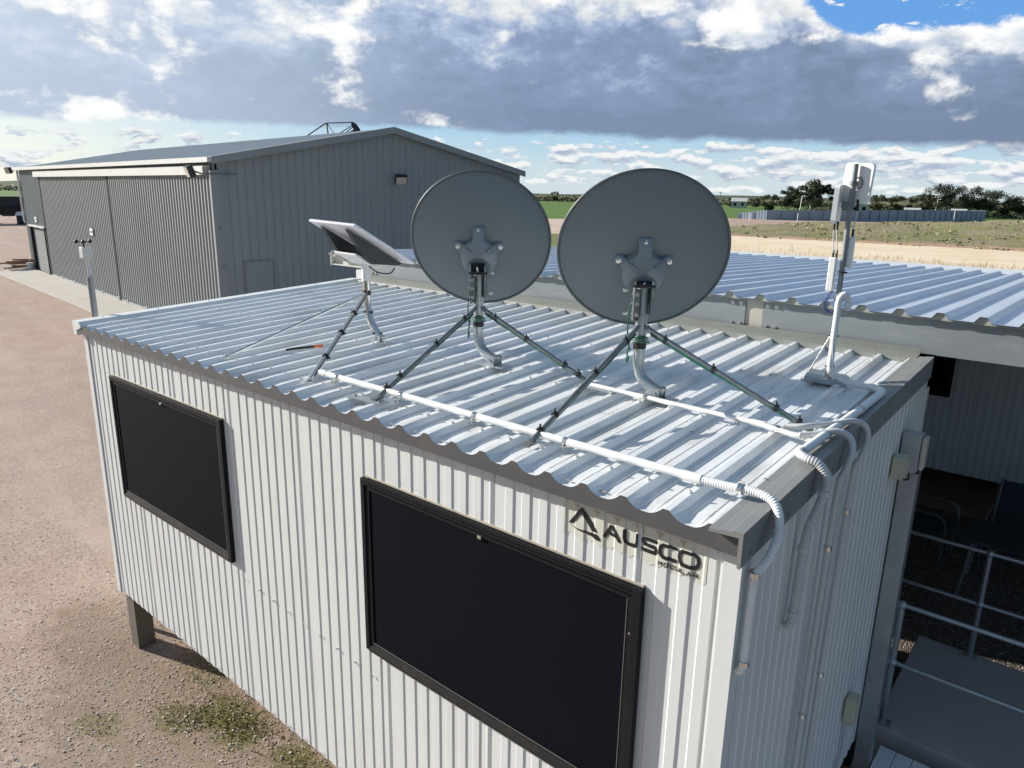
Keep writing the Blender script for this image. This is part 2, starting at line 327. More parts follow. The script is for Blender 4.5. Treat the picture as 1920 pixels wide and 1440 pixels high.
# ------------------------------------------------------------------ mesh helpers
class MB:
    def __init__(s): s.v = []; s.f = []; s.mi = []; s.cur = 0; s.sm = []; s.smooth = False
    def add(s, vs, fs):
        o = len(s.v); s.v.extend([tuple(map(float, a)) for a in vs])
        for q in fs: s.f.append(tuple(o+i for i in q)); s.mi.append(s.cur); s.sm.append(s.smooth)
        return s
    def box(s, lo, hi, M4=None):
        x0, y0, z0 = lo; x1, y1, z1 = hi
        vs = [(x0,y0,z0),(x1,y0,z0),(x1,y1,z0),(x0,y1,z0),(x0,y0,z1),(x1,y0,z1),(x1,y1,z1),(x0,y1,z1)]
        if M4 is not None: vs = [tuple(M4 @ Vector(a)) for a in vs]
        return s.add(vs, [(0,3,2,1),(4,5,6,7),(0,1,5,4),(1,2,6,5),(2,3,7,6),(3,0,4,7)])
    def bbox(s, lo, hi, b=.004, M4=None):
        """box with chamfered edges"""
        bm = bmesh.new(); bmesh.ops.create_cube(bm, size=1)
        for v in bm.verts: v.co = Vector([lo[i]+(v.co[i]+.5)*(hi[i]-lo[i]) for i in range(3)])
        bmesh.ops.bevel(bm, geom=bm.edges[:], offset=b, segments=2, affect='EDGES', profile=.6)
        bm.verts.index_update()
        vs = [(M4 @ v.co if M4 is not None else v.co) for v in bm.verts]
        s.add(vs, [[v.index for v in q.verts] for q in bm.faces]); bm.free(); return s
    def bar(s, a, b, w, h=None, up=Vector((0,0,1))):
        """square-section bar between two points"""
        a = Vector(a); b = Vector(b); h = h or w; d = (b-a).normalized()
        if abs(d.dot(up)) > .98: up = Vector((1, 0, 0))
        x = d.cross(up).normalized(); y = x.cross(d)
        vs = [p + x*sx*w/2 + y*sy*h/2 for p in (a, b) for sx, sy in ((-1,-1),(1,-1),(1,1),(-1,1))]
        return s.add(vs, [(0,1,2,3),(7,6,5,4),(0,4,5,1),(1,5,6,2),(2,6,7,3),(3,7,4,0)])
    def tube(s, pts, r, n=10, cap=True, rad=None, hollow=False):
        pts = [Vector(p) for p in pts]; m = len(pts)
        sm = s.smooth; s.smooth = True
        T = [(pts[min(i+1, m-1)]-pts[max(i-1, 0)]).normalized() for i in range(m)]
        up = Vector((0,0,1)) if abs(T[0].z) < .9 else Vector((1,0,0))
        x = T[0].cross(up).normalized(); vs = []
        for i in range(m):
            x = (x - T[i]*x.dot(T[i])).normalized(); y = T[i].cross(x)
            ri = rad[i] if rad is not None else r
            for k in range(n):
                a = 2*math.pi*k/n; vs.append(pts[i]+(x*math.cos(a)+y*math.sin(a))*ri)
        fs = [(i*n+k, i*n+(k+1)%n, (i+1)*n+(k+1)%n, (i+1)*n+k) for i in range(m-1) for k in range(n)]
        s.add(vs, fs); s.smooth = False
        if cap: s.add(vs[:n], [tuple(range(n))[::-1]]); s.add(vs[-n:], [tuple(range(n))])
        s.smooth = sm; return s
    def prism(s, poly, a, b):
        """polygon (list of 3-D points) swept by vector from a to b offsets"""
        n = len(poly); A = [Vector(p)+Vector(a) for p in poly]; B = [Vector(p)+Vector(b) for p in poly]
        return s.add(A+B, [tuple(range(n))[::-1], tuple(range(n, 2*n))] + [(i, (i+1) % n, n+(i+1) % n, n+i) for i in range(n)])
    def sphere(s, c, r, n=10, m=6, sc=(1,1,1)):
        sm = s.smooth; s.smooth = True; c = Vector(c)
        vs = [c+Vector((0,0,r*sc[2]))]
        for i in range(1, m):
            ph = math.pi*i/m
            for k in range(n):
                th = 2*math.pi*k/n; vs.append(c+Vector((r*sc[0]*math.sin(ph)*math.cos(th), r*sc[1]*math.sin(ph)*math.sin(th), r*sc[2]*math.cos(ph))))
        vs.append(c-Vector((0,0,r*sc[2]))); L = len(vs)-1
        fs = [(0, 1+k, 1+(k+1) % n) for k in range(n)]
        for i in range(m-2):
            fs += [(1+i*n+k, 1+(i+1)*n+k, 1+(i+1)*n+(k+1) % n, 1+i*n+(k+1) % n) for k in range(n)]
        fs += [(L, 1+(m-2)*n+(k+1) % n, 1+(m-2)*n+k) for k in range(n)]
        s.add(vs, fs); s.smooth = sm; return s
    def bolt(s, p, d, r=.009, h=.007):
        d = Vector(d).normalized(); p = Vector(p)
        s.tube([p-d*.002, p+d*.003], r*1.6, 10); s.tube([p+d*.003, p+d*(h+.003)], r, 6); return s
    def build(s, name, mats, parent=None, origin=None):
        me = bpy.data.meshes.new(name); o = bpy.data.objects.new(name, me)
        org = Vector((0,0,0)); q = parent
        while q is not None: org += q.location; q = q.parent
        if origin is not None: o.location = Vector(origin)-org; org = Vector(origin)
        me.from_pydata([(a[0]-org.x, a[1]-org.y, a[2]-org.z) for a in s.v], [], s.f)
        for k in (mats if isinstance(mats, (list, tuple)) else [mats]): me.materials.append(M[k] if isinstance(k, str) else k)
        me.polygons.foreach_set('material_index', s.mi); me.polygons.foreach_set('use_smooth', s.sm)
        me.update(); COL.objects.link(o)
        if parent is not None: o.parent = parent
        return o

def tag(o, label=None, cat=None, group=None, kind=None):
    for k, v in (('label', label), ('category', cat), ('group', group), ('kind', kind)):
        if v: o[k] = v
    return o
def thing(name, loc, label, cat, group=None):
    o = bpy.data.objects.new(name, None); COL.objects.link(o); o.location = loc; o.empty_display_size = .2
    return tag(o, label, cat, group)
def copy_tree(o, parent=None):
    c = o.copy(); COL.objects.link(c)
    if parent is not None: c.parent = parent
    for ch in [k for k in bpy.data.objects if k.parent == o]: copy_tree(ch, c)
    return c
def spline(pts, step=.012):
    """Catmull-Rom through the points, resampled"""
    P = [Vector(p) for p in pts]; P = [P[0]*2-P[1]]+P+[P[-1]*2-P[-2]]; out = []
    for i in range(1, len(P)-2):
        a, b, c, d = P[i-1:i+3]; n = max(2, int((c-b).length/step))
        for k in range(n):
            t = k/n; out.append(.5*((2*b)+(c-a)*t+(2*a-5*b+4*c-d)*t*t+(3*b-a-3*c+d)*t**3))
    out.append(P[-2]); return out
def corrugated(mb, pts, r=.0165, pitch=.0105, n=12):
    p = spline(pts, pitch/4); mb.tube(p, r, n, rad=[r*(1.05, 1.01, .90, 1.01)[i % 4] for i in range(len(p))])

def ribbed(prof, length_pts, to3d, mb):
    pass

def wall_profile(x, x0=0.0, panel=.762, pitch=.09525, dep=.0048):
    """outward offset of the pressed wall cladding at position x along it"""
    q = (x-x0) % panel
    if q < .0022 or q > panel-.0022: return -.009
    if q < .022 or q > panel-.020: return 0.0
    w = (q-.022) % pitch; s = .0055
    if w < .040: return 0.0
    if w < .040+s: return dep*(w-.040)/s
    if w < .088: return dep
    if w < .088+s: return dep*(1-(w-.088)/s)
    return 0.0
def profile_xs(a, b, x0=0.0, panel=.762, pitch=.09525):
    xs = {a, b}; k0 = math.floor((a-x0)/panel)-1
    while x0+k0*panel < b:
        base = x0+k0*panel
        for q in (0, .0021, .0023, .0219, panel-.0201, panel-.0023, panel-.0021): xs.add(base+q)
        w = .022
        while w < panel-.02:
            for q in (.040, .0455, .088, .0935):
                if w+q < panel-.0201: xs.add(base+w+q)
            w += pitch
        k0 += 1
    return sorted(x for x in xs if a-1e-9 <= x <= b+1e-9)

# ------------------------------------------------------------------ the ground
mb = MB(); mb.add([(-6000,-6000,0),(6000,-6000,0),(6000,6000,0),(-6000,6000,0)], [(0,1,2,3)])
tag(mb.build('ground', 'g_yard'), kind='structure')
def sheet(name, poly, m, z):
    b = MB(); b.add([(x, y, z) for x, y in poly], [tuple(range(len(poly)))]); return tag(b.build(name, m), kind='structure')
def ragged(a, b, n, amp):
    a = np.array(a, float); b = np.array(b, float); d = b-a; nn = np.array([-d[1], d[0]])/np.linalg.norm(d)
    return [tuple(a+d*k/n+nn*(random.uniform(-amp, amp) if 0 < k < n else 0)) for k in range(n+1)]
sheet('field', [(-640,110),(-270,78),(-190,84),(-73,101),(-56,150),(-38,166),(10,240),(160,300),(300,520),(-150,560),(-420,400),(-640,170)], 'g_paddock', .006)
sheet('hardstand', ragged((-73,101),(-30,104),20,.7)+ragged((-30,104),(-24,60),8,.5)[1:]+ragged((-24,60),(-60,62),20,.8)[1:]+ragged((-60,62),(-73,101),6,.3)[1:-1], 'g_hardstand', .010)
sheet('verge', ragged((-45,62),(-22,62),30,.5)+ragged((-22,62),(-22,40),5,.3)[1:]+ragged((-22,40),(-36,42),14,.5)[1:-1], 'g_verge', .014)
sheet('sand', ragged((-30,79),(40,75),60,.7)+[(48,56)]+ragged((40,50),(-24,53),60,.6)+[(-27,60)], 'g_sand', .018)
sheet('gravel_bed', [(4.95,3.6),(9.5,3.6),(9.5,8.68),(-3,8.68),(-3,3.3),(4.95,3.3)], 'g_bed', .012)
# grassy spoil bank, rising to the right
mb = MB(); nx, ny = 90, 44; vs = []
for j in range(ny):
    for i in range(nx):
        x = -40+i*80/(nx-1); y = 75+j*70/(ny-1)
        a = max(0, min(1, (y-75.5)/30)); a = a*a*(3-2*a); bb = max(0, min(1, (144-y)/26)); bb = bb*bb*(3-2*bb)
        g = max(0, (x+36)/36); g = min(g, 1.6)**1.25
        h = a*bb*(.35*min(1, max(0, (x+40)/6))+1.75*g)
        h += a*bb*(random.uniform(-.12, .12)+.15*math.sin(x*.5+y*.31))*min(1, max(0, (x+40)/4))
        edge = i in (0, nx-1) or j in (0, ny-1)
        vs.append((x, y+(1.2*math.sin(x*.7)+.6*math.sin(x*1.9) if j == 0 else 0), -.02 if edge else .022+max(0, h)))
mb.smooth = True
mb.add(vs, [(j*nx+i, j*nx+i+1, (j+1)*nx+i+1, (j+1)*nx+i) for j in range(ny-1) for i in range(nx-1)])
bank = tag(mb.build('embankment', 'g_bank'), kind='structure')
def bank_h(x, y):
    a = max(0, min(1, (y-75.5)/30)); a = a*a*(3-2*a); bb = max(0, min(1, (144-y)/26)); bb = bb*bb*(3-2*bb)
    return a*bb*(.35*min(1, max(0, (x+40)/6))+1.75*min(max(0, (x+36)/36), 1.6)**1.25)
# tufts of dry grass on it
mb = MB()
for k in range(3600):
    x = random.uniform(-39, 30); y = 75.5+random.random()**1.2*48
    if math.sin(x*.9+2*math.sin(y*.4))+random.uniform(-.6, .6) < .1: continue
    if x < -26 and random.random() < .5: continue
    z = bank_h(x, y)+.02; h = random.uniform(.06, .26)*(1 if y > 80 else .7); w = random.uniform(.05, .22); a = random.uniform(0, math.pi)
    dx, dy = math.cos(a)*w, math.sin(a)*w; lx, ly = random.uniform(-.12, .12), random.uniform(-.12, .12)
    mb.add([(x-dx, y-dy, z-.03), (x+dx, y+dy, z-.03), (x+dx*.7+lx, y+dy*.7+ly, z+h), (x-dx*.6+lx, y-dy*.6+ly, z+h*random.uniform(.6, 1))], [(0,1,2,3)])
tag(mb.build('grass', leaf_mat('dry_grass', (.20, .19, .095), (.30, .27, .16))), kind='stuff')
mb = MB()
for k in range(1500):
    x = random.uniform(-26, 6); y = random.uniform(51, 58) if x > -14 else random.uniform(40, 60)
    if x > -22 and random.random() < .45: y = random.uniform(50, 54)
    h = random.uniform(.1, .45); w = random.uniform(.01, .03); a = random.uniform(0, 3.1); lx = random.uniform(-.1, .1)
    mb.add([(x-math.cos(a)*w, y, 0), (x+math.cos(a)*w, y, 0), (x+lx, y+lx, h)], [(0,1,2)])
tag(mb.build('roadside_grass', leaf_mat('seed_grass', (.26, .20, .11), (.40, .32, .20))), kind='stuff')
# loose stones close to the camera
mb = MB()
for k in range(42000):
    x = random.uniform(-9.5, 2.2); y = random.uniform(-4.0, .5)
    if random.random() > math.exp(-max(0, math.hypot(x-.6, (y+.8)*1.2)-1.6)/2.6): continue
    if y > .35 and x > -.6: continue
    s = random.uniform(.005, .013)*(1.6 if random.random() < .06 else 1)
    a = random.uniform(0, 6.28); ca, sa = math.cos(a), math.sin(a)
    top = [(random.uniform(.5, 1)*math.cos(q), random.uniform(.5, 1)*math.sin(q)) for q in (0, 1.25, 2.5, 3.8, 5.0)]
    vs = [(x+s*1.25*(ca*px-sa*py), y+s*(sa*px+ca*py), -.002) for px, py in top]+[(x+s*.8*(ca*px-sa*py), y+s*.7*(sa*px+ca*py), s*random.uniform(.25, .55)) for px, py in top]
    mb.cur = random.choice((0, 0, 1, 1, 2))
    mb.add(vs, [(5,6,7,8,9)]+[(i, (i+1) % 5, 5+(i+1) % 5, 5+i) for i in range(5)])
tag(mb.build('loose_gravel', [mat('pale_stone', (.56, .48, .41), .9, 0, .15, 20), mat('brown_stone', (.42, .32, .25), .9, 0, .15, 20), mat('grey_stone', (.34, .31, .29), .9, 0, .15, 20)]), kind='stuff')
# moss and low weeds growing through the gravel by the wall
mb = MB()
for cx, cy, rx, ry, n in ((.95,.10,.20,.12,620),(1.15,.16,.13,.07,260),(.60,-.17,.15,.08,240),(.72,-.05,.10,.06,160),(.22,-.62,.13,.07,90),(1.75,.18,.2,.08,200),(.3,.2,.2,.08,120)):
    for k in range(n):
        x = random.gauss(cx, rx); y = min(random.gauss(cy, ry), .36)
        h = random.uniform(.005, .018); w = random.uniform(.003, .008); b = random.uniform(0, 3.1)
        mb.add([(x-math.cos(b)*w, y-math.sin(b)*w, 0), (x+math.cos(b)*w, y+math.sin(b)*w, 0), (x+random.uniform(-.015,.015), y+random.uniform(-.015,.015), h)], [(0,1,2)])
tag(mb.build('moss', leaf_mat('moss_green', (.080, .095, .014), (.17, .17, .042))), kind='stuff')
# low far hills
for nm, x0, y0, x1, y1, h, D in (('hills', -2600, 1300, 600, 2900, 15, 300), ('distant_hills', -2900, -400, -2500, 1500, 22, 300)):
    mb = MB(); mb.smooth = True; n = 60; vs = []
    dx, dy = x1-x0, y1-y0; L = math.hypot(dx, dy); nx_, ny_ = -dy/L, dx/L
    for j, (o, k) in enumerate(((-D, 0), (0, 1), (D, .0))):
        for i in range(n+1):
            t = i/n; hh = h*k*(.65+.35*math.sin(t*9+1)*math.sin(t*23)+.1*math.sin(t*60))
            vs.append((x0+dx*t+nx_*o, y0+dy*t+ny_*o, hh-1))
    mb.add(vs, [(j*(n+1)+i, j*(n+1)+i+1, (j+1)*(n+1)+i+1, (j+1)*(n+1)+i) for j in range(2) for i in range(n)])
    tag(mb.build(nm, 'g_hill'), kind='structure')

# ------------------------------------------------------------------ the site office (front building)
X0, X1, Y1 = -.7606, 4.9565, 2.958
ZB, ZT, SLOPE = .559, 2.958, .0481
ZR = 3.020                       # pan of the roof sheet at y = 0
office = thing('site_office', (2.1, 1.5, 0), 'white ribbed hut with dark screened windows and dishes on its roof', 'building')
def rz(y, z=ZR): return z+SLOPE*y
# front wall (faces -Y), ribbed
mb = MB(); xs = profile_xs(X0+.03, X1-.03)
vs = []
for x in xs:
    o = wall_profile(x); vs += [(x, -o, ZB), (x, -o, ZT+.03)]
mb.add(vs, [(2*i, 2*i+2, 2*i+3, 2*i+1) for i in range(len(xs)-1)])
ys = profile_xs(.03, Y1-.03, .1)
vs = []
for y in ys:
    o = wall_profile(y, .1); vs += [(X1+o, y, ZB-.0), (X1+o, y, rz(y, ZT)+.03)]
mb.add(vs, [(2*i, 2*i+2, 2*i+3, 2*i+1) for i in range(len(ys)-1)])
vs = []
for y in ys:
    o = wall_profile(y, .1); vs += [(X0-o, y, ZB), (X0-o, y, rz(y, ZT)+.03)]
mb.add(vs, [(2*i+2, 2*i, 2*i+1, 2*i+3) for i in range(len(ys)-1)])
mb.box((X0, Y1-.04, ZB), (X1, Y1, rz(Y1, ZT)))
mb.box((X0+.02, .02, ZB-.012), (X1-.02, Y1-.05, ZB+.02))
# skirting screws in pairs and a row of rivets below the first window
for k in range(30):
    x = .06+k*.19
    if x < X1-.1: mb.tube([(x, -.010, ZB+.03), (x, -.017, ZB+.03)], .006, 6)
mb.cur = 1
for k in range(9):
    x = 1.55+k*.17; mb.tube([(x, -.006, 1.54-.012*k), (x, -.016, 1.54-.012*k)], .006, 6)
mb.build('wall', ['wall_white', 'steel_bolt'], office)
# corner strips
for nm, cx, cy, sx, sy in (('corner', X0, 0, 1, 1), ('corner', X1, 0, -1, 1), ('corner', X1, Y1, -1, -1)):
    mb = MB(); t = .014
    mb.box((min(cx-sx*t, cx+sx*.055), min(cy-sy*t, cy+sy*.002), ZB-.012), (max(cx-sx*t, cx+sx*.055), max(cy-sy*t, cy+sy*.002), ZT+.02))
    mb.box((min(cx-sx*t, cx+sx*.002), min(cy+sy*.002, cy+sy*.055), ZB-.012), (max(cx-sx*t, cx+sx*.002), max(cy+sy*.002, cy+sy*.055), ZT+.02))
    mb.build('corner_strip', 'wall_white', office)
# roof sheet: trapezoidal ribs every 181 mm, small swages in the pans
RP, RX0 = .1809, -.561
def roof_prof(x):
    q = (x-RX0+RP/2) % RP - RP/2; a = abs(q)
    if a < .013: return .029
    if a < .030: return .029*(1-(a-.013)/.017)
    q2 = (a-.062)
    if abs(q2) < .004: return .0026
    return 0.0
xs = {-.690, 4.872}
k = -1
while RX0+k*RP < 5.1:
    c = RX0+k*RP
    for q in (.013, .030, .0579, .0581, .0619, .0621, .0659, .0661): xs |= {c+q, c-q}
    k += 1
xs = sorted(x for x in xs if -.690 <= x <= 4.872)
def scallop(x):
    a = abs((x-RX0+RP/2) % RP-RP/2)
    return .029 if a < .012 else max(-.006, .029*max(0, 1-(a-.012)/.070)**2.3-.007*min(1, (a-.012)/.06))
for k in range(-1, 31):
    for q in (.022, .038, .046, .054, .078, .0855): xs += [RX0+k*RP+q, RX0+k*RP-q]
xs = sorted(x for x in set(xs) if -.690 <= x <= 4.872)
mb = MB(); rows = (-.052, .05, .4, .9, 1.4, 1.9, 2.4, 2.87)
vs = []
for j, y in enumerate(rows):
    for x in xs:
        p = roof_prof(x); z = rz(y)+p
        if j == 0: z += scallop(x)-p-.002
        vs.append((x, y, z))
n = len(xs)
mb.add(vs, [(j*n+i, j*n+i+1, (j+1)*n+i+1, (j+1)*n+i) for j in range(len(rows)-1) for i in range(n-1)])
mb.cur = 1
for k in range(30):
    for y in (.13, .98, 1.86, 2.62):
        if y < 2.7:
            x = RX0+k*RP+random.uniform(-.004, .004); yy = y+random.uniform(-.02, .02); z = rz(yy)+.029
            mb.tube([(x, yy, z), (x, yy, z+.003)], .010, 8); mb.tube([(x, yy, z+.003), (x, yy, z+.011)], .006, 6)
mb.cur = 2                                         # rust and leaf stains in the low ends of the pans
for k in range(-1, 30):
    if random.random() < .45:
        x = RX0+(k+.5)*RP+random.uniform(-.03, .0); y = -.030+random.uniform(0, .01); z = rz(y)+.0042
        pts = [(x+random.uniform(.5, 1)*.022*math.cos(a), y+.004+random.uniform(.4, 1)*.008*math.sin(a)) for a in (0, .8, 1.6, 2.4, 3.2, 4, 4.8, 5.5)]
        mb.add([(a, b, rz(b)+.0036) for a, b in pts], [tuple(range(8))])
roof = mb.build('roof', ['roof_white', 'steel_bolt', 'stain'], office)
# scalloped closure below the front edge of the sheet
mb = MB(); top = [(x, rz(-.056)+scallop(x)+.002) for x in xs if x < 4.875]
poly_t = [(x, -.056, z) for x, z in top]; poly_b = [(x, -.056, 2.958) for x, z in top]
nn = len(top)
mb.add(poly_b+poly_t, [(i, i+1, nn+i+1, nn+i) for i in range(nn-1)])
mb.add([(x, -.056, 2.958) for x, z in top]+[(x, -.004, 2.955) for x, z in top], [(nn+i, nn+i+1, i+1, i) for i in range(nn-1)])
mb.box((4.872, -.058, 2.957), (4.9745, -.020, 3.042))
mb.build('fascia', mat('dark_grey_fascia', (.075, .076, .078), .55, 0, .12, 6, dirt=(.12, .105, .09), dscale=6, damt=.35), office)
# left barge: upstand with bright capping
mb = MB()
def sweep(poly, y0, y1):
    mb.prism([(x, 0, z) for x, z in poly], (0, y0, 0), (0, y1, 0))
    n = len(poly)
    for a in mb.v[-2*n:]: pass
    L = len(mb.v)
    for i in range(L-2*n, L): x, y, z = mb.v[i]; mb.v[i] = (x, y, z+SLOPE*y)
sweep([(-.838, 3.060), (-.838, 2.945), (-.770, 2.945), (-.770, 2.990), (-.700, 3.010), (-.668, 3.026), (-.708, 3.062)], -.064, 2.84)
for y in (.15, .62, 1.1, 1.7, 2.3): mb.tube([(-.77, y, rz(y, 3.060)), (-.77, y, rz(y, 3.068))], .008, 6)
mb.build('barge_capping', mat('pale_barge_metal', (.66, .68, .67), .40, .1, .1, 6), office)
# right barge: stepped grey flashing and fascia
mb = MB()
sweep([(4.866, 3.050), (4.866, 3.038), (4.975, 3.045), (4.975, 2.945), (4.990, 2.945), (4.990, 3.066), (4.950, 3.064), (4.946, 3.060), (4.906, 3.056), (4.902, 3.052)], -.085, 2.83)
mb.tube([(4.984, -.085, 2.936), (4.984, 2.83, 2.936+SLOPE*2.83)], .008, 8)
for y in (-.01, .35, .9, 1.5, 2.1, 2.6): mb.tube([(4.99, y, rz(y, 2.965)), (4.996, y, rz(y, 2.965))], .007, 6)
mb.build('barge_flashing', 'trim_grey', office)
# apron flashing along the back of the roof
mb = MB()
ylist = [(2.785, 3.050), (2.787, 3.056), (2.875, 3.060), (2.875, 3.10)]
for (ya, za), (yb, zb) in zip(ylist[:-1], ylist[1:]):
    mb.add([(-.70, ya, za+SLOPE*ya), (4.90, ya, za+SLOPE*ya), (4.90, yb, zb+SLOPE*yb), (-.70, yb, zb+SLOPE*yb)], [(0,1,2,3)])
tz = 3.050+SLOPE*2.785
for k in range(-1, 30):                              # turned-down tongue in each pan
    a, b = RX0+k*RP+.020, RX0+(k+1)*RP-.020; a = max(a, -.69); b = min(b, 4.87)
    mb.add([(a, 2.784, tz-.001), (b, 2.784, tz-.001), (b-.012, 2.778, rz(2.778)+.002), (a+.012, 2.778, rz(2.778)+.002)], [(0,1,2,3)])
mb.build('apron_flashing', mat('dull_apron_metal', (.23, .24, .22), .5, .2, .12, 8, dirt=(.16, .15, .12), dscale=6, damt=.5), office)
# windows: security screens in black frames
def window(x0, x1, z0, z1):
    mb = MB(); y = -.0065; o = .024
    t = .030
    mb.bbox((x0, y-o, z0), (x0+t, y, z1), .003); mb.bbox((x1-t-.012, y-o-.006, z0+.001), (x1, y, z1+.004), .003)
    mb.box((x0+t, y-o, z1-t), (x1-t-.012, y, z1)); mb.box((x0+t, y-o-.005, z1-.012), (x1-t-.012, y-o, z1-.006)); mb.box((x0+t, y-o-.005, z1-.028), (x1-t-.012, y-o, z1-.021))
    fr = mb.build('window', 'frame_black', office)
    mb = MB(); mb.add([(x0+t, y-o-.004, z0), (x1-t-.012, y-o-.004, z0), (x1-t-.012, y-o-.004, z0+.012), (x0+t, y-o-.004, z0+.012),
                       (x0+t, y-.010, z0+.050), (x1-t-.012, y-.010, z0+.050), (x0+t, y, z0), (x1-t-.012, y, z0)], [(0,1,2,3), (3,2,5,4), (6,7,1,0)])
    mb.build('sill', 'sill', fr)
    mb = MB(); a0, a1, b0, b1 = x0+t, x1-t-.012, z0+.048, z1-t; w = .030; yy = y-.016
    mb.box((a0, yy, b0), (a0+w, y-.002, b1)); mb.box((a1-w, yy, b0), (a1, y-.002, b1)); mb.box((a0+w, yy, b1-w), (a1-w, y-.002, b1)); mb.box((a0+w, yy, b0), (a1-w, y-.002, b0+.010))
    mb.build('inner_frame', 'frame_black', fr)
    mb = MB(); mb.box((a0+w, yy+.006, b0+.010), (a1-w, y-.003, b1-w)); mb.build('security_screen', 'screen', fr)
    mb = MB(); mb.box((a1-w+.001, yy-.0015, b0+.01), (a1-w+.004, yy, b1-w)); mb.box((a0+w, yy-.0015, b0+.007), (a1-w, yy, b0+.011)); mb.build('bead', mat('worn_bead', (.16, .15, .15), .5, .2), fr)
    mb = MB(); xm = (x0+x1)/2; mb.bbox((xm-.012, yy-.006, b1-w-.010), (xm+.012, yy, b1-w+.006), .002); mb.build('latch', 'steel_bolt', fr)
    mb = MB(); mb.tube([(x1-.05, yy, z0+.80*(z1-z0)), (x1-.05, yy-.003, z0+.80*(z1-z0))], .005, 8); mb.build('rivet', 'steel_bolt', fr)
    # brown dust line left on the wall above the head flashing
    return fr
window(-.314, 1.432, 1.631, 2.668); window(2.879, 4.602, 1.624, 2.668)
M['head'] = mat('dusty_head_flashing', (.44, .395, .31), .8, 0, .3, 14)
for x0, x1 in ((-.314, 1.432), (2.879, 4.602)):
    mb = MB(); mb.box((x0+.01, -.0095, 2.6725), (x1-.01, -.0, 2.681)); mb.build('head_flashing', 'head', office)
# name sticker, pressed over the ribs
def on_wall(x, z, d): return (x, -wall_profile(x)-d, z)
def cells(inside, x0, x1, z0, z1, c, d, mb, cz=None):
    cz = cz or c; nx = int(round((x1-x0)/c)); nz = int(round((z1-z0)/cz)); idx = {}
    def vid(i, j):
        if (i, j) not in idx: idx[(i, j)] = len(mb.v); mb.v.append(on_wall(x0+i*c, z0+j*cz, d))
        return idx[(i, j)]
    for i in range(nx):
        for j in range(nz):
            if inside(x0+(i+.5)*c, z0+(j+.5)*cz):
                mb.f.append((vid(i, j), vid(i+1, j), vid(i+1, j+1), vid(i, j+1))); mb.mi.append(0); mb.sm.append(False)
def seg_d(px, pz, a, b):
    ax, az = a; bx, bz = b; dx, dz = bx-ax, bz-az; L = dx*dx+dz*dz
    t = 0 if L == 0 else max(0, min(1, ((px-ax)*dx+(pz-az)*dz)/L)); return math.hypot(px-ax-t*dx, pz-az-t*dz)
def stroke(pts, w): return lambda x, z: any(seg_d(x, z, a, b) < w/2 for a, b in zip(pts[:-1], pts[1:]))
def poly_in(P):
    def g(x, z):
        c = False
        for (ax, az), (bx, bz) in zip(P, P[1:]+P[:1]):
            if (az > z) != (bz > z) and x < (bx-ax)*(z-az)/(bz-az)+ax: c = not c
        return c
    return g
def rrect(x0, x1, z0, z1, r, a0=0, a1=360):
    out = []
    for a in range(a0, a1+1, 15):
        t = R(a); cx = x1-r if math.cos(t) > 1e-6 else x0+r; cz = z1-r if math.sin(t) > 1e-6 else z0+r
        if abs(math.cos(t)) < 1e-6: pass
        out.append((cx+r*math.cos(t), cz+r*math.sin(t)))
    return out
mb = MB()
def torn(x, z):
    return z > 2.781+.006*math.sin(x*61)+.004*math.sin(x*143) and z < 2.934 and 4.196 < x < 4.840
cells(torn, 4.192, 4.844, 2.772, 2.938, .0019, .0012, mb, .006)
sign = mb.build('sign', 'sticker', office)
tag(sign, 'yellowed clear sticker with black lettering under the right end of the eave')
sh = []
sh.append(poly_in([(4.222, 2.829), (4.281, 2.912), (4.289, 2.918), (4.298, 2.914), (4.303, 2.905), (4.366, 2.834), (4.340, 2.826), (4.294, 2.884), (4.288, 2.889), (4.280, 2.882), (4.250, 2.836)]))
sh.append(poly_in([(4.222, 2.826), (4.262, 2.820), (4.330, 2.820), (4.367, 2.823), (4.382, 2.808), (4.380, 2.798), (4.366, 2.798), (4.320, 2.808), (4.270, 2.814)]))
w = .0150; zt, zb = 2.881, 2.827
sh += [stroke([(4.403, zb+.002), (4.428, zt-.004), (4.437, zt-.004), (4.470, zb+.002)], w), stroke([(4.420, zb+.020), (4.446, zb+.016)], w*.85)]
sh += [stroke([(4.493, zt), (4.493, zb+.022), (4.497, zb+.010), (4.506, zb+.003), (4.536, zb+.003), (4.546, zb+.010), (4.549, zb+.022), (4.549, zt)], w)]
sh += [stroke([(4.630, zt-.003), (4.582, zt-.003), (4.574, zt-.009), (4.574, zt-.019), (4.582, zt-.026), (4.624, zt-.028), (4.631, zt-.035), (4.631, zt-.045), (4.624, zb+.003), (4.574, zb+.003)], w)]
sh += [stroke([(4.712, zt-.002), (4.664, zt-.002), (4.653, zt-.010), (4.650, zt-.024), (4.653, zb+.010), (4.664, zb+.002), (4.712, zb+.002)], w)]
O = [(4.742, zt), (4.790, zt), (4.802, zt-.010), (4.806, zt-.027), (4.802, zb+.010), (4.790, zb), (4.742, zb), (4.732, zb+.010), (4.729, zt-.027), (4.732, zt-.010), (4.742, zt)]
sh += [stroke(O, w)]
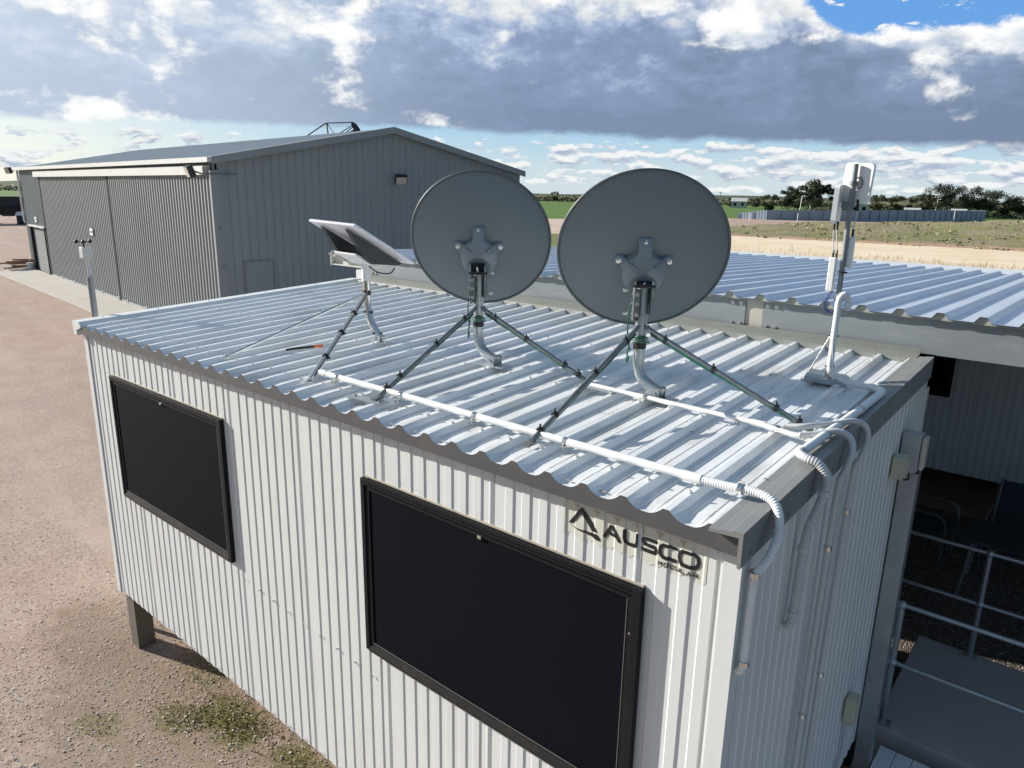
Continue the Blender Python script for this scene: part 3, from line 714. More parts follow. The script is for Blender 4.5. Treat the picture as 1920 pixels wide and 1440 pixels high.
def lets(word, x0, step, z0, h, w):
    G = {'M': [[(0,0),(0,1),(.5,.35),(1,1),(1,0)]], 'O': [[(.2,0),(0,.3),(0,.7),(.2,1),(.8,1),(1,.7),(1,.3),(.8,0),(.2,0)]], 'D': [[(0,0),(0,1),(.7,1),(1,.7),(1,.3),(.7,0),(0,0)]],
         'U': [[(0,1),(0,.25),(.25,0),(.75,0),(1,.25),(1,1)]], 'L': [[(0,1),(0,0),(1,0)]], 'A': [[(0,0),(.5,1),(1,0)], [(.25,.3),(.75,.3)]], 'R': [[(0,0),(0,1),(.8,1),(1,.8),(1,.6),(.8,.45),(0,.45)], [(.6,.45),(1,0)]]}
    wd = step*.66
    for k, ch in enumerate(word):
        for g in G[ch]: sh.append(stroke([(x0+k*step+a*wd, z0+b*h) for a, b in g], w))
lets('MODULAR', 4.648, .0236, 2.7925, .0150, .0040)
mb = MB()
cells(lambda x, z: any(q(x, z) for q in sh), 4.215, 4.825, 2.785, 2.925, .0019, .0036, mb)
mb.build('lettering', 'ink', sign)
# brown runs where the sticker has perished over each rib
M['glue'] = mat('perished_glue', (.45, .41, .31), .8, 0, .3, 30)
for k, x in enumerate(np.arange(4.25, 4.80, .09525)):
    xx = 4.262+k*.09525; mb = MB()
    cells(lambda a, b: b > 2.920-.020*abs(math.sin(a*90+k))*(1 if abs(a-xx) < .008 else .25), xx-.016, xx+.018, 2.885, 2.924, .0019, .0024, mb, .0035)
    if mb.f: mb.build('glue_stain', 'glue', sign)
# stumps
mb = MB(); mb.box((X0+.05, Y1-.07, 0), (X1-.02, Y1-.045, ZB-.013)); mb.build('light_block_skirting', 'soil_shade', office)  # added board that stops sunlight passing under the hut
for x, y in ((X0+.13, .10), (X0+.13, 1.55), (X0+.13, 2.75), (1.2, .55), (1.2, 2.75), (3.1, .55), (4.75, .2), (4.75, 2.75), (.5, 1.5)):
    mb = MB(); mb.box((x-.075, y-.075, 0), (x+.075, y+.075, ZB-.02)); mb.build('stump', 'stump', office)
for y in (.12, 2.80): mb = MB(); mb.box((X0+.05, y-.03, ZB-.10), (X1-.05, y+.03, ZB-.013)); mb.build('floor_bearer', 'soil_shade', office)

# ------------------------------------------------------------------ walkway roof behind, its beam and the back building
awn = thing('walkway_roof', (3.0, 6.0, 0), 'wide ribbed metal roof on a galvanised beam behind the dishes, between the two huts', 'roof')
AX0, AX1, AY0, AY1, AZ = -1.30, 11.0, 2.90, 9.4, 3.440
AS = -.033
def az(y): return AZ+AS*(y-AY0)
AP, ARX = .2287, 3.608
def aprof(x):
    a = abs((x-ARX+AP/2) % AP-AP/2)
    if a < .020: return .036
    if a < .046: return .036*(1-(a-.020)/.026)
    return 0.0
xs2 = {AX0, AX1}; k = -24
while ARX+k*AP < AX1+.3:
    c = ARX+k*AP
    for q in (.020, .046): xs2 |= {c+q, c-q}
    k += 1
xs2 = sorted(x for x in xs2 if AX0 <= x <= AX1)
mb = MB(); n = len(xs2); rows = (AY0-.05, 4.5, 6.2, 7.8, AY1)
mb.add([(x, y, az(y)+aprof(x)) for y in rows for x in xs2], [(j*n+i, j*n+i+1, (j+1)*n+i+1, (j+1)*n+i) for j in range(4) for i in range(n-1)])
mb.build('roof_sheet', 'roof_grey', awn)
mb = MB()
mb.add([(x, AY0-.035, az(AY0)+aprof(x)-.004) for x in xs2]+[(x, AY0-.035, az(AY0)-.012) for x in xs2], [(n+i, n+i+1, i+1, i) for i in range(n-1)])
mb.build('rib_closure', mat('olive_closure', (.30, .31, .27), .6, .1, .1, 9), awn)
bt, bb = 3.428, 3.200; beams = []
for a, b in ((-.62, 3.715), (3.845, 11.0)):
    mb = MB(); mb.box((a, AY0+.002, bb), (b, AY0+.07, bt)); beams.append(mb.build('beam', 'galv_light', awn))
mb = MB(); mb.box((3.717, AY0+.012, bb-.03), (3.843, AY0+.09, bt)); mb.build('beam_cleat', mat('cream_cleat', (.46, .44, .38), .5, .2, .1, 6), awn)
for x in (3.615, 3.680, 3.880, 3.945):
    for z in (bb+.042, bt-.034): mb = MB(); mb.bolt((x, AY0+.001, z), (0, -1, 0), .010, .010); mb.build('bolt', 'steel_bolt', beams[0] if x < 3.7 else beams[1])
for x in (-.50, -.56): mb = MB(); mb.bolt((x, AY0+.001, 3.27), (0, -1, 0), .009, .008); mb.build('bolt', 'steel_bolt', beams[0])
mb = MB()                                            # lighter purlin running on past the end of the beam, open side out
mb.box((AX0, AY0+.01, 3.405), (-.63, AY0+.06, 3.432)); mb.box((AX0, AY0+.01, 3.305), (-.63, AY0+.06, 3.320)); mb.box((AX0, AY0+.05, 3.320), (-.63, AY0+.06, 3.405)); mb.box((AX0-.012, AY0, 3.30), (AX0-.002, AY0+.07, 3.437))
mb.build('purlin', 'shed_trim', awn)
for y in (4.6, 6.3, 8.0): mb = MB(); mb.box((AX0+.05, y-.025, az(y)-.11), (AX1, y+.025, az(y)-.004)); mb.build('roof_purlin', 'galv_dark', awn)
cy0 = 2.452; mb = MB(); mb.box((4.975, cy0, .08), (5.072, cy0+.008, 2.545)); mb.box((4.975, cy0+.008, .08), (4.981, cy0+.09, 2.545)); mb.box((5.066, cy0+.008, .08), (5.072, cy0+.09, 2.545))
mb.box((5.048, cy0+.083, .08), (5.066, cy0+.09, 2.545)); mb.box((4.98, cy0-.02, .08), (5.074, cy0+.12, .092))
post = thing('steel_channel_post', (5.02, 2.49, .08), 'galvanised steel channel post standing against the rear corner of the white hut', 'post')
mb.build('channel', 'galv', post)
# back hut
hut = thing('back_hut', (4, 10, 0), 'shaded ribbed hut with a black window under the walkway roof', 'building')
BY, BZ = 8.73, .56
mb = MB(); xs3 = profile_xs(-.6, 10.6)
vs = []
for x in xs3: o = wall_profile(x); vs += [(x, BY-o, BZ), (x, BY-o, 3.20)]
mb.add(vs, [(2*i, 2*i+2, 2*i+3, 2*i+1) for i in range(len(xs3)-1)])
mb.box((-.6, BY+.03, BZ), (10.6, BY+3.0, 3.12))
mb.build('wall', 'hut_panel', hut)
mb = MB(); mb.box((3.02, BY-.05, 1.60), (4.31, BY-.013, 2.70)); mb.build('window', 'frame_black', hut)
w_ = MB(); w_.box((3.06, BY-.056, 1.64), (4.27, BY-.049, 2.66)); w_.build('security_screen', 'screen', bpy.data.objects[hut.children[1].name] if len(hut.children) > 1 else hut)
mb = MB(); mb.box((-.6, BY+2.9, 0), (10.6, BY+2.96, BZ+.1)); mb.build('light_block_skirting', 'soil_shade', hut)  # dark board added to block light and keep the underfloor black
mb = MB(); mb.box((-1.1, 3.1, BZ), (-.95, BY+1.0, 3.25)); mb.box((-1.1, 3.1, 0), (-1.0, BY+1.0, BZ)); mb.build('sun_block_wall', 'hut_panel', hut)  # unseen wall added to keep low sun out from under the walkway roof
for x in (-.3, 1.5, 3.3, 5.1, 6.9, 8.7, 10.4):
    for y in (BY+.1, BY+1.5, BY+2.8): mb = MB(); mb.box((x-.07, y-.07, 0), (x+.07, y+.07, BZ)); mb.build('stump', 'stump', hut)

# ------------------------------------------------------------------ landing, rails, step, chairs
mb = MB(); mb.bbox((4.99, 2.88, .018), (10.5, 4.36, .45), .012); tag(mb.build('landing', 'ramp_concrete'), kind='structure')
mb = MB(); mb.box((4.90, -1.0, 0), (10.5, 2.86, .08)); tag(mb.build('path', 'ramp_concrete'), kind='structure')
def rail(name, y, xp, zt, x0, x1, label):
    t = thing(name, (xp[0], y, .45), label, 'handrail', 'handrails on the concrete landing')
    for x in xp:
        mb = MB(); mb.tube([(x, y, .452), (x, y, zt)], .021, 12); mb.bbox((x-.055, y-.045, .450), (x+.055, y+.045, .460), .003); mb.build('post', 'galv', t)
        for zz in (zt, zt-.46): mb = MB(); mb.sphere((x, y, zz), .033, 12, 8); mb.build('rail_fitting', 'galv', t)
    for z in (zt, zt-.46):
        mb = MB(); mb.tube([(x0, y, z), (x1, y, z)], .0165, 12); mb.build('rail', 'galv', t)
rail('handrail', 2.95, (5.034, 6.6, 8.2), 1.415, 5.034, 10.4, 'near galvanised tube handrail along the front edge of the concrete landing')
rail('handrail', 4.30, (5.385, 6.95, 8.5), 1.40, 4.70, 10.4, 'far galvanised tube handrail between the concrete landing and the dark gravel')
t = thing('slatted_step', (5.5, 2.2, .08), 'low white boarded step beside the rear corner of the white hut', 'step')
for k in range(9):
    x = 5.082+k*.105; mb = MB(); mb.bbox((x, 1.55, .385), (x+.101, 2.73, .42), .004); mb.build('board', 'step_white', t)
for x in (5.10, 5.5, 5.93): mb = MB(); mb.box((x, 1.6, .08), (x+.05, 2.70, .384)); mb.build('support', 'step_white', t)
def chair(loc, rz_, label):
    t = thing('outdoor_chair', loc, label, 'chair', 'outdoor chairs on the dark gravel'); l = Vector(loc)
    Rm = Matrix.Rotation(rz_, 4, 'Z')
    def W_(p): return l+(Rm @ Vector(p))
    mb = MB()
    def slab(pts, th):
        pts = [Vector(p) for p in pts]; nrm = (pts[1]-pts[0]).cross(pts[3]-pts[0]).normalized()*th
        mb.prism([W_(p) for p in pts], Rm.to_3x3() @ (-nrm/2), Rm.to_3x3() @ (nrm/2))
    slab([(-.24,-.22,.41),(.24,-.22,.41),(.24,.24,.44),(-.24,.24,.44)][::1], .02); mb.build('seat', 'chair', t)
    mb = MB(); slab([(-.24,-.22,.42),(.24,-.22,.42),(.24,-.40,.92),(-.24,-.40,.92)], .02); mb.build('backrest', 'chair', t)
    for sx in (-1, 1):
        mb = MB(); mb.tube([W_(p) for p in spline([(sx*.27,.25,0),(sx*.27,.27,.44),(sx*.28,.22,.62),(sx*.28,.0,.645),(sx*.27,-.30,.63)], .06)], .014, 8); mb.build('front_leg', 'galv_dark', t)
        mb = MB(); mb.tube([W_(p) for p in ((sx*.26,-.33,0),(sx*.26,-.20,.42),(sx*.255,-.41,.94))], .014, 8); mb.build('rear_leg', 'galv_dark', t)
    return t
chair((4.52, 7.05, .012), R(-95), 'dark outdoor chair on the left, turned sideways beyond the channel post')
chair((5.38, 7.35, .012), R(178), 'dark teal outdoor chair behind the low dark table')
t = thing('outdoor_table', (5.40, 6.55, .012), 'low dark table on the gravel between two dark outdoor chairs', 'table')
mb = MB(); mb.bbox((4.98, 6.20, .66), (5.95, 6.92, .69), .008); mb.build('table_top', 'chair', t)
for x in (5.03, 5.90):
    for y in (6.25, 6.87): mb = MB(); mb.tube([(x+(.06 if x < 5.4 else -.06), y, .66), (x, y, .012)], .018, 8); mb.build('leg', 'galv', t)

# ------------------------------------------------------------------ satellite dishes
def frame_from(n):
    n = Vector(n).normalized(); e1 = n.cross(Vector((0,0,1))).normalized(); e2 = e1.cross(n); return n, e1, e2
DAZ = R(126)
def dish(pole, ctr, Rd, el, front_foot, side_foot, ztop, label, foot_dx, extra):
    px, py = pole; zr0 = rz(py)+.029
    t = thing('satellite_dish', (px, py, zr0), label, 'satellite dish', 'grey satellite dishes on the hut roof')
    n, e1, e2 = frame_from((math.cos(el)*math.cos(DAZ), math.cos(el)*math.sin(DAZ), math.sin(el))); C0 = Vector(ctr); hh = .095
    def P(a, b, d=0.0):
        q = (a*a+b*b)/(Rd*Rd); return C0+e1*a+e2*b-n*(hh*(1-q)+d)
    mb = MB(); mb.smooth = True; nr, na = 16, 72
    for side, off in ((0, .004), (1, -.004)):
        vs = [P(0, 0, off)]
        for i in range(1, nr+1):
            r_ = Rd*i/nr
            for k in range(na): a = 2*math.pi*k/na; vs.append(P(r_*math.cos(a), r_*math.sin(a), off))
        fs = [(0, 1+k, 1+(k+1) % na) for k in range(na)]
        for i in range(nr-1): fs += [(1+i*na+k, 1+(i+1)*na+k, 1+(i+1)*na+(k+1) % na, 1+i*na+(k+1) % na) for k in range(na)]
        mb.add(vs, fs if side == 0 else [q[::-1] for q in fs])
    refl = mb.build('reflector', 'dish_grey', t)
    mb = MB(); ring = [C0+(e1*math.cos(2*math.pi*k/96)+e2*math.sin(2*math.pi*k/96))*(Rd+.002)-n*.004 for k in range(97)]
    mb.tube(ring, .0085, 8, cap=False); mb.build('rim', mat('dish_rim', (.10, .115, .125), .45, .1), refl)
    # moulded hub on the back
    out = [(.036,.128),(.036,.066),(.041,.046),(.066,.030),(.100,.014),(.108,.024),(.112,.028),(.150,.024),(.157,-.002),(.152,-.026),(.122,-.036),(.116,-.090),(.096,-.142),(.066,-.186),(.034,-.202)]
    out = out+[(-a, b) for a, b in out[::-1]]
    mb = MB(); m_ = len(out); cx_, cy_ = 0.0, -.035
    def hh_(a, b):
        e = (a/.128)**2+((b+.080)/.128)**2
        dome = .020+.066*math.sqrt(max(0.0, min(1.0, 1.12-e)))
        arm = .020+.058*max(0, min(1, (.125-b)/.13))**.8 if abs(a) < .034 and b > -.03 else 0
        return max(dome, arm)
    rings = (1.0, .988, .965, .93, .88, .80, .70, .60, .50, .38, .26, .13)
    vs = []
    for k, f_ in enumerate(rings):
        for a, b in out:
            pa, pb = cx_+(a-cx_)*f_, cy_+(b-cy_)*f_
            vs.append(P(pa, pb, (.003, .016, hh_(pa, pb)*.9)[k] if k < 3 else hh_(pa, pb)))
    vs.append(P(cx_, cy_, hh_(cx_, cy_))); fs = []
    for k in range(len(rings)-1): fs += [(k*m_+i, (k+1)*m_+i, (k+1)*m_+(i+1) % m_, k*m_+(i+1) % m_) for i in range(m_)]
    kk = (len(rings)-1)*m_; fs += [(kk+i, len(vs)-1, kk+(i+1) % m_) for i in range(m_)]
    mb.smooth = True; mb.add(vs, fs)
    hub = mb.build('hub', 'hub_grey', t)
    mb = MB(); mb.tube([P(0, -.120, .050), P(0, -.120, .096)], .080, 24, rad=[.086, .070]); mb.build('hub_socket', 'dish_grey', hub)
    for a, b, dd in [(0, .107, .020), (.134, -.003, .020), (-.134, -.003, .020)]+[(a, b, .004) for a, b in extra]:
        mb = MB(); mb.bolt(P(a, b, dd), -n, .0095, .009); mb.build('bolt', 'steel_bolt', hub)
    # elevation bracket: two cheek plates between hub and pole, black sheet paints the shade inside
    nh = Vector((n.x, n.y, 0)).normalized(); sd = nh.cross(Vector((0,0,1)))
    pt = Vector((px, py, ztop)); X = Matrix.Translation(pt) @ Matrix((sd, nh, Vector((0,0,1)))).transposed().to_4x4()
    for s_ in (-1, 1):
        q = sd*s_*.046; mb = MB()
        poly = [P(0, -.085, .10)+q, P(0, -.085, .135)+q, P(0, -.20, .165)+q, pt-nh*.050+Vector((0,0,.030))+q, pt-nh*.050-Vector((0,0,.055))+q, pt+nh*.045-Vector((0,0,.055))+q, P(0, -.25, .03)+q, P(0, -.19, .08)+q]
        mb.prism(poly, -sd*.0035, sd*.0035); mb.build('cheek_plate', 'galv', t)
    mb = MB(); mb.box((-.042, -.004, -.17), (.042, .004, .0), Matrix.Translation(P(0, -.075, .105)) @ Matrix((e1, n, e2)).transposed().to_4x4()); mb.build('shade_plate', 'black', t)
    mb = MB(); mb.tube([P(0, -.095, .125), pt-nh*.052+Vector((0,0,.02))], .006, 8); mb.build('elevation_screw', 'galv', t)
    mb = MB(); mb.box((-.042, -.052, -.006), (.042, -.036, .012), X); mb.tube([X @ Vector((-.056, -.045, .003)), X @ Vector((.056, -.045, .003))], .009, 8); mb.build('pivot_block', 'black', t)  # coloured black for the shade inside the bracket
    mb = MB(); mb.bbox((-.050, -.044, -.185), (-.036, .044, -.012), .003, X); mb.bbox((-.050, -.050, -.16), (-.018, -.042, -.02), .003, X); mb.bbox((.036, -.044, -.150), (.050, .044, -.012), .003, X)
    clamp = mb.build('pole_clamp', 'galv_dark', t)
    for p_, d_ in [(X @ Vector((-.034, -.050, z)), -nh) for z in (-.04, -.09, -.145)]+[(X @ Vector((-.050, -.02, z)), -sd) for z in (-.04, -.09, -.145)]:
        mb = MB(); mb.bolt(p_, d_, .0065, .007); mb.build('bolt', 'steel_bolt', clamp)
    # J-shaped pole and its feet
    mb = MB(); fx = px+foot_dx
    pts = spline([(fx+.05, py, zr0+.030), (px+.085, py, zr0+.055), (px+.026, py, zr0+.098), (px+.002, py, zr0+.165), (px, py, zr0+.24), (px, py, ztop-.15), (px, py, ztop)], .02)
    mb.tube(pts, .0315, 18); mb.build('pole', 'galv', t)
    mb = MB(); a = fx
    mb.bbox((a-.10, py-.05, zr0-.002), (a+.13, py+.05, zr0+.006), .002); mb.bbox((a+.0, py-.040, zr0+.006), (a+.055, py-.034, zr0+.06), .002); mb.bbox((a+.0, py+.034, zr0+.006), (a+.055, py+.040, zr0+.06), .002)
    mb.tube([(a+.03, py-.048, zr0+.035), (a+.03, py+.048, zr0+.035)], .008, 8); mb.build('foot', 'galv', t)
    zc = ztop-.245
    for (tx, ty), along in ((front_foot, 0), (side_foot, 1)):
        zf = rz(ty)+.029; d = (Vector((tx, ty, 0))-Vector((px, py, 0))).normalized()
        st = Vector((px, py, zc))+d*.036
        mb = MB(); mb.tube([st+Vector((0,0,.035)), st+d*.015+Vector((0,0,.02)), Vector((tx, ty, zf+.018))], .0135, 12)
        mb.box((-.018, -.018, -.006), (.05, .018, .006), Matrix.Translation((tx, ty, zf+.010)) @ Matrix.Rotation(math.atan2(d.y, d.x), 4, 'Z'))
        strut = mb.build('strut', 'galv_dark', t)
        mb = MB(); a0 = st+d*.03+Vector((0,0,.012)); b0 = Vector((tx, ty, zf+.03)); q = d.cross(Vector((0,0,1)))
        for sgn, lo in ((1, -.010), (-1, -.014), (.2, -.019)):
            if along == 0 and sgn == .2: continue
            mb = MB(); mb.tube([a0.lerp(b0, k/12)+q*(sgn*.009+random.uniform(-.002, .002))+Vector((0,0,lo+random.uniform(-.002, .002))) for k in range(13)], .0056, 6); mb.build('cable', 'green_cable', strut)
        for k in (.10, .42, .80, .93):
            mb = MB(); c = a0.lerp(b0, k); v = (b0-a0).normalized(); mb.tube([c-v*.008-Vector((0,0,.004)), c+v*.008-Vector((0,0,.004))], .0185, 10)
            mb.box((-.003, -.004, 0), (.003, .004, .016), Matrix.Translation(c+Vector((0, 0, .012)))); mb.build('cable_tie', 'tape', strut)
    # green cable looped round the pole, taped on
    for k in range(3):
        zz = zc-.030-.012*k; a0, a1 = R(-120), R(20)
        mb = MB(); mb.tube([(px+(.040+.004*k)*math.cos(a), py+(.040+.004*k)*math.sin(a), zz+.010*math.sin((a-a0)*1.3)) for a in np.linspace(a0, a1, 12)], .0045, 6); mb.build('cable_loop', 'green_cable', t)
    mb = MB(); mb.tube(spline([(px-.045, py-.02, ztop-.05), (px-.062, py-.03, zc+.05), (px-.055, py-.035, zc-.04), (px-.03, py-.05, zc-.10)], .02), .0042, 6); mb.build('cable_tail', 'green_cable', t)
    mb = MB(); mb.tube(spline([(px-.040, py-.03, zc-.02), (px-.050, py-.04, zc-.12), (px-.046, py-.045, zc-.17), (px-.038, py-.04, zc-.13)], .02), .0042, 6); mb.build('cable_tail', 'green_cable', t)
    mb = MB(); mb.tube([(px, py, zc-.088), (px, py, zc-.055)], .0345, 18); mb.build('tape_band', 'tape', t)
    return t
dish((2.740, 1.05), (2.613, 1.205, 3.857), .443, R(19.5), (2.842, .150), (3.560, 1.07), 3.665, 'middle grey dish, between the flat white panel antenna and the other grey dish', .11, ((.075, -.193),(.06,-.36)))
dish((3.887, 1.08), (3.774, 1.245, 3.853), .4595, R(22.7), (3.905, .140), (4.840, 1.03), 3.690, 'grey dish on the right, nearest the antenna mast, looking bigger than its twin', .10, ((-.081, -.194),(-.066,-.371)))
# flat plates under two of the struts
for k, (x, y, a, lab) in enumerate(((2.80, .10, R(8), 'flat galvanised plate under the front strut of the middle dish at the roof edge'), (3.66, 1.02, R(4), 'flat galvanised plate under the side strut of the middle dish, crossed by the thin conduit'))):
    z = rz(y)+.030; mb = MB(); mb.bbox((-.13, -.032, 0), (.13, .032, .006), .002, Matrix.Translation((x, y, z)) @ Matrix.Rotation(a, 4, 'Z'))
    for q in (-.1, .1): mb.bolt((x+q, y, z+.006), (0,0,1), .006, .006)
    tag(mb.build('mounting_plate', 'galv', None, (x, y, z)), lab, 'metal plate', 'loose mounting plates on the roof')

# ------------------------------------------------------------------ flat panel antenna on a three-legged pole
sp = thing('flat_panel_antenna', (1.66, 1.04, rz(1.04)+.029), 'flat white rectangular panel antenna tilted on a bright steel pole with two long legs', 'antenna')
A_, B_, D_ = Vector((1.502,.681,3.930)), Vector((1.910,.748,3.911)), Vector((1.794,1.372,3.617))
ex = (B_-A_).normalized(); ey = (D_-B_); ey = (ey-ex*ey.dot(ex)).normalized(); ez = ex.cross(ey)
Wp, Lp = (B_-A_).length, (D_-B_).length
XP = Matrix.Translation(A_) @ Matrix((ex, ey, ez)).transposed().to_4x4()
sgn = 1 if ez.z > 0 else -1
mb = MB(); lo, hi = sorted((.010*sgn, .028*sgn)); mb.bbox((0, 0, lo), (Wp, Lp, hi), .006, XP); pan = mb.build('panel', ['white_under'], sp)
mb = MB(); lo, hi = sorted((.0285*sgn, .031*sgn)); mb.bbox((.004, .004, lo), (Wp-.004, Lp-.004, hi), .001, XP); mb.build('panel_face', 'white_plastic', pan)
for xx in (.095, Wp-.095):
    mb = MB()                           # two dark wedge-shaped brackets under the panel
    prof = [(.03, -.002), (.05, -.012), (.26, -.115), (.34, -.125), (.60, -.028), (.62, -.002)]
    mb.prism([XP @ Vector((xx, b*Lp/.66, c*sgn)) for b, c in prof], ex*-.014, ex*.014); mb.build('wedge_bracket', 'fin_dark', sp)
mb = MB(); mb.box((.11, .20, min(-.112*sgn, -.124*sgn)), (Wp-.11, .40, max(-.112*sgn, -.124*sgn)), XP); mb.build('cross_plate', 'white_plastic', sp)
pc = XP @ Vector((Wp/2, .31, -.12*sgn)); spx, spy = 1.655, 1.04
mb = MB(); mb.tube([(spx, spy, 3.525), (spx, spy, 3.655)], .033, 18); mb.prism([(spx-.10, spy-.03, 3.69), (spx+.10, spy-.03, 3.66), (spx+.035, spy-.03, 3.63), (spx-.035, spy-.03, 3.63)], (0, 0, 0), (0, .06, 0)); mb.build('pole_adapter', 'white_plastic', sp)
zf = rz(1.04)+.029
mb = MB(); mb.tube(spline([(1.80, 1.04, zf+.025), (1.755, 1.04, zf+.06), (1.690, 1.04, zf+.14), (spx, spy, zf+.25), (spx, spy, 3.53)], .02), .0265, 16); mb.build('pole', 'chrome', sp)
mb = MB(); mb.bbox((1.68, 1.0, zf), (1.88, 1.08, zf+.006), .002); mb.bbox((1.78, .99, zf+.006), (1.83, 1.0, zf+.05), .002); mb.tube([(1.80, .98, zf+.03), (1.80, 1.10, zf+.03)], .007, 8); mb.build('foot', 'chrome', sp)
for (tx, ty), m_, r_ in (((1.307, .119), 'chrome', .0105), ((2.249, .115), 'chrome', .0175)):
    z1 = rz(ty)+.029; mb = MB(); st = Vector((spx, spy, 3.435))
    d = (Vector((tx, ty, z1))-st); mb.tube([st+d.normalized()*.02, st+d*.965, Vector((tx, ty, z1+.006))], r_, 12)
    mb.bbox((tx-.03, ty-.02, z1), (tx+.03, ty+.02, z1+.005), .001); mb.bolt((tx-.01, ty, z1+.005), (0,0,1), .007, .008); lg = mb.build('leg', m_, sp)
    if r_ > .012:
        for k in (.27, .50, .76):
            mb = MB(); c = st+d*k; v = d.normalized(); mb.tube([c-v*.010, c+v*.010], .0225, 10); mb.box((0, -.005, -.006), (.045, .005, .006), Matrix.Translation(c)); mb.build('cable_tie', 'tape', lg)
        mb = MB(); mb.tube([st+d*q+Vector((.016, 0, .004)) for q in np.linspace(.02, .95, 12)], .005, 6); mb.build('leg_cable', 'tape', lg)
for z in (3.30, 3.155):
    cx = spx if z > 3.2 else 1.75
    mb = MB(); mb.tube([(cx, spy, z-.008), (cx, spy, z+.010)], .030, 12); mb.box((cx, spy-.01, z-.008), (cx+.055, spy+.01, z+.008)); mb.build('cable_tie', 'tape', sp)
mb = MB(); mb.tube([(spx, spy, 3.42), (spx, spy, 3.455)], .029, 12); mb.build('leg_collar', 'tape', sp)
mb = MB(); mb.tube(spline([(spx+.03, spy, 3.63), (spx+.07, spy+.05, 3.585), (spx+.14, spy+.10, 3.58), (spx+.17, spy+.12, 3.62)], .015), .005, 6); mb.build('cable', 'tape', sp)
mb = MB(); mb.tube(spline([(spx+.022, spy-.016, 3.50), (spx+.024, spy-.018, 3.35), (spx+.04, spy-.02, 3.26), (1.745, 1.02, 3.17), (1.80, 1.015, zf+.02)], .02), .0055, 6); mb.build('pole_cable', 'galv_dark', sp)
# leaf scraps caught on the roof
mb = MB()
for cx, cy, n in ((3.98, .80, 9), (4.30, .86, 7), (2.95, .75, 4), (2.70, .55, 3), (3.3, .62, 3), (4.55, 1.05, 6), (1.9, 1.9, 3), (3.4, 2.2, 4), (4.8, .35, 4), (4.45, 1.75, 5)):
    for k in range(n):
        x, y = random.gauss(cx, .05), random.gauss(cy, .05); z = rz(y)+roof_prof(x)+.0045; a = random.uniform(0, 6.28); l, w = random.uniform(.006, .016), random.uniform(.002, .006)
        ca, sa = math.cos(a), math.sin(a); mb.add([(x-ca*l, y-sa*l, z), (x+sa*w, y-ca*w, z+.002), (x+ca*l, y+sa*l, z+.001), (x-sa*w, y+ca*w, z+.002)], [(0,1,2,3)])
tag(mb.build('leaf_litter', mat('dry_leaf_scraps', (.05, .04, .032), .8, 0, .3, 40)), kind='stuff')
# hand tool left on the sheet
mb = MB(); z = rz(.6)+.040
ht = thing('hand_tool', (1.57, .62, z), 'small hand tool with dark handle and orange collar lying on the roof', 'tool')
mb.tube(spline([(1.515, .44, z-.004), (1.54, .50, z), (1.560, .575, z), (1.572, .625, z)], .01), .009, 8, rad=None); mb.build('handle', 'tape', ht)
mb = MB(); mb.tube([(1.572, .625, z), (1.584, .675, z), (1.588, .69, z)], .010, 8); mb.build('collar', 'orange', ht)
mb = MB(); mb.tube([(1.588, .69, z), (1.604, .75, z)], .006, 8); mb.build('shaft', 'chrome', ht)

# ------------------------------------------------------------------ antenna mast at the right-hand end of the roof
ax, ay = 4.597, 2.03; bz = rz(ay)+.045
am = thing('antenna_mast', (ax, ay, bz), 'thin galvanised mast carrying white panel antennas, at the right end of the roof', 'antenna')
mb = MB(); mb.tube([(ax, ay, bz), (ax, ay, 4.335)], .0140, 14); mb.build('mast', mat('mottled_galvanised_mast', (.235, .255, .265), .5, .35, .3, 22, dirt=(.14, .15, .15), dscale=18, damt=.5), am)
mb = MB(); X = Matrix.Translation((ax, ay, bz)) @ Matrix.Rotation(R(12), 4, 'Z') @ Matrix.Rotation(R(4), 4, 'Y')
mb.bbox((-.115, -.12, -.012), (.115, .11, -.004), .003, X); mb.bbox((-.115, -.122, -.03), (.115, -.118, -.004), .001, X); mb.bbox((-.016, -.022, -.004), (.016, .02, .05), .003, X)
mb.build('base_plate', 'galv', am)
for a, b in ((-.105, -.03), (.035, -.115)):
    mb = MB(); mb.tube([(ax+.0, ay-.014, 3.42), X @ Vector((a, b, 0))], .0045, 8); mb.build('stay', 'chrome', am)
def ptn(c, dirn, w, h, th, tilt, nm):
    d = Vector(dirn).normalized(); s_ = d.cross(Vector((0,0,1))).normalized(); u_ = s_.cross(d)
    u_ = (Matrix.Rotation(tilt, 3, d) @ u_); s_ = d.cross(u_)*-1
    Xm = Matrix.Translation(c) @ Matrix((s_, d, u_)).transposed().to_4x4()
    b = MB(); bm = bmesh.new(); rcs = []
    rad = .022
    for k in range(20):
        a = 2*math.pi*(k+.5)/20; rcs.append((math.copysign(w/2-rad, math.cos(a))+rad*math.cos(a), math.copysign(h/2-rad, math.sin(a))+rad*math.sin(a)))
    bm.free()
    b.prism([Xm @ Vector((p, -th/2, q)) for p, q in rcs], (0,0,0), d*th)
    return b.build(nm, 'white_plastic', am)
ptn((ax+.012, ay+.035, 4.235), (.16, .97, .0), .155, .215, .026, R(3), 'panel_antenna')
ptn((ax-.068, ay-.004, 4.125), (-.95, -.12, .02), .15, .205, .026, R(-3), 'panel_antenna')
mb = MB(); mb.bbox((ax-.045, ay-.014, 4.10), (ax+.012, ay+.014, 4.14), .003); mb.tube([(ax, ay, 4.105), (ax, ay, 4.135)], .020, 12); mb.build('antenna_clamp', 'galv_dark', am)
mb = MB(); mb.tube([(ax, ay, 4.225), (ax, ay, 4.245)], .021, 12)
mb.tube([(ax+.02+.022*math.cos(a), ay+.012, 4.235+.030*math.sin(a)) for a in np.linspace(0, 6.28, 14)], .004, 6); mb.build('antenna_clamp', 'galv_dark', am)
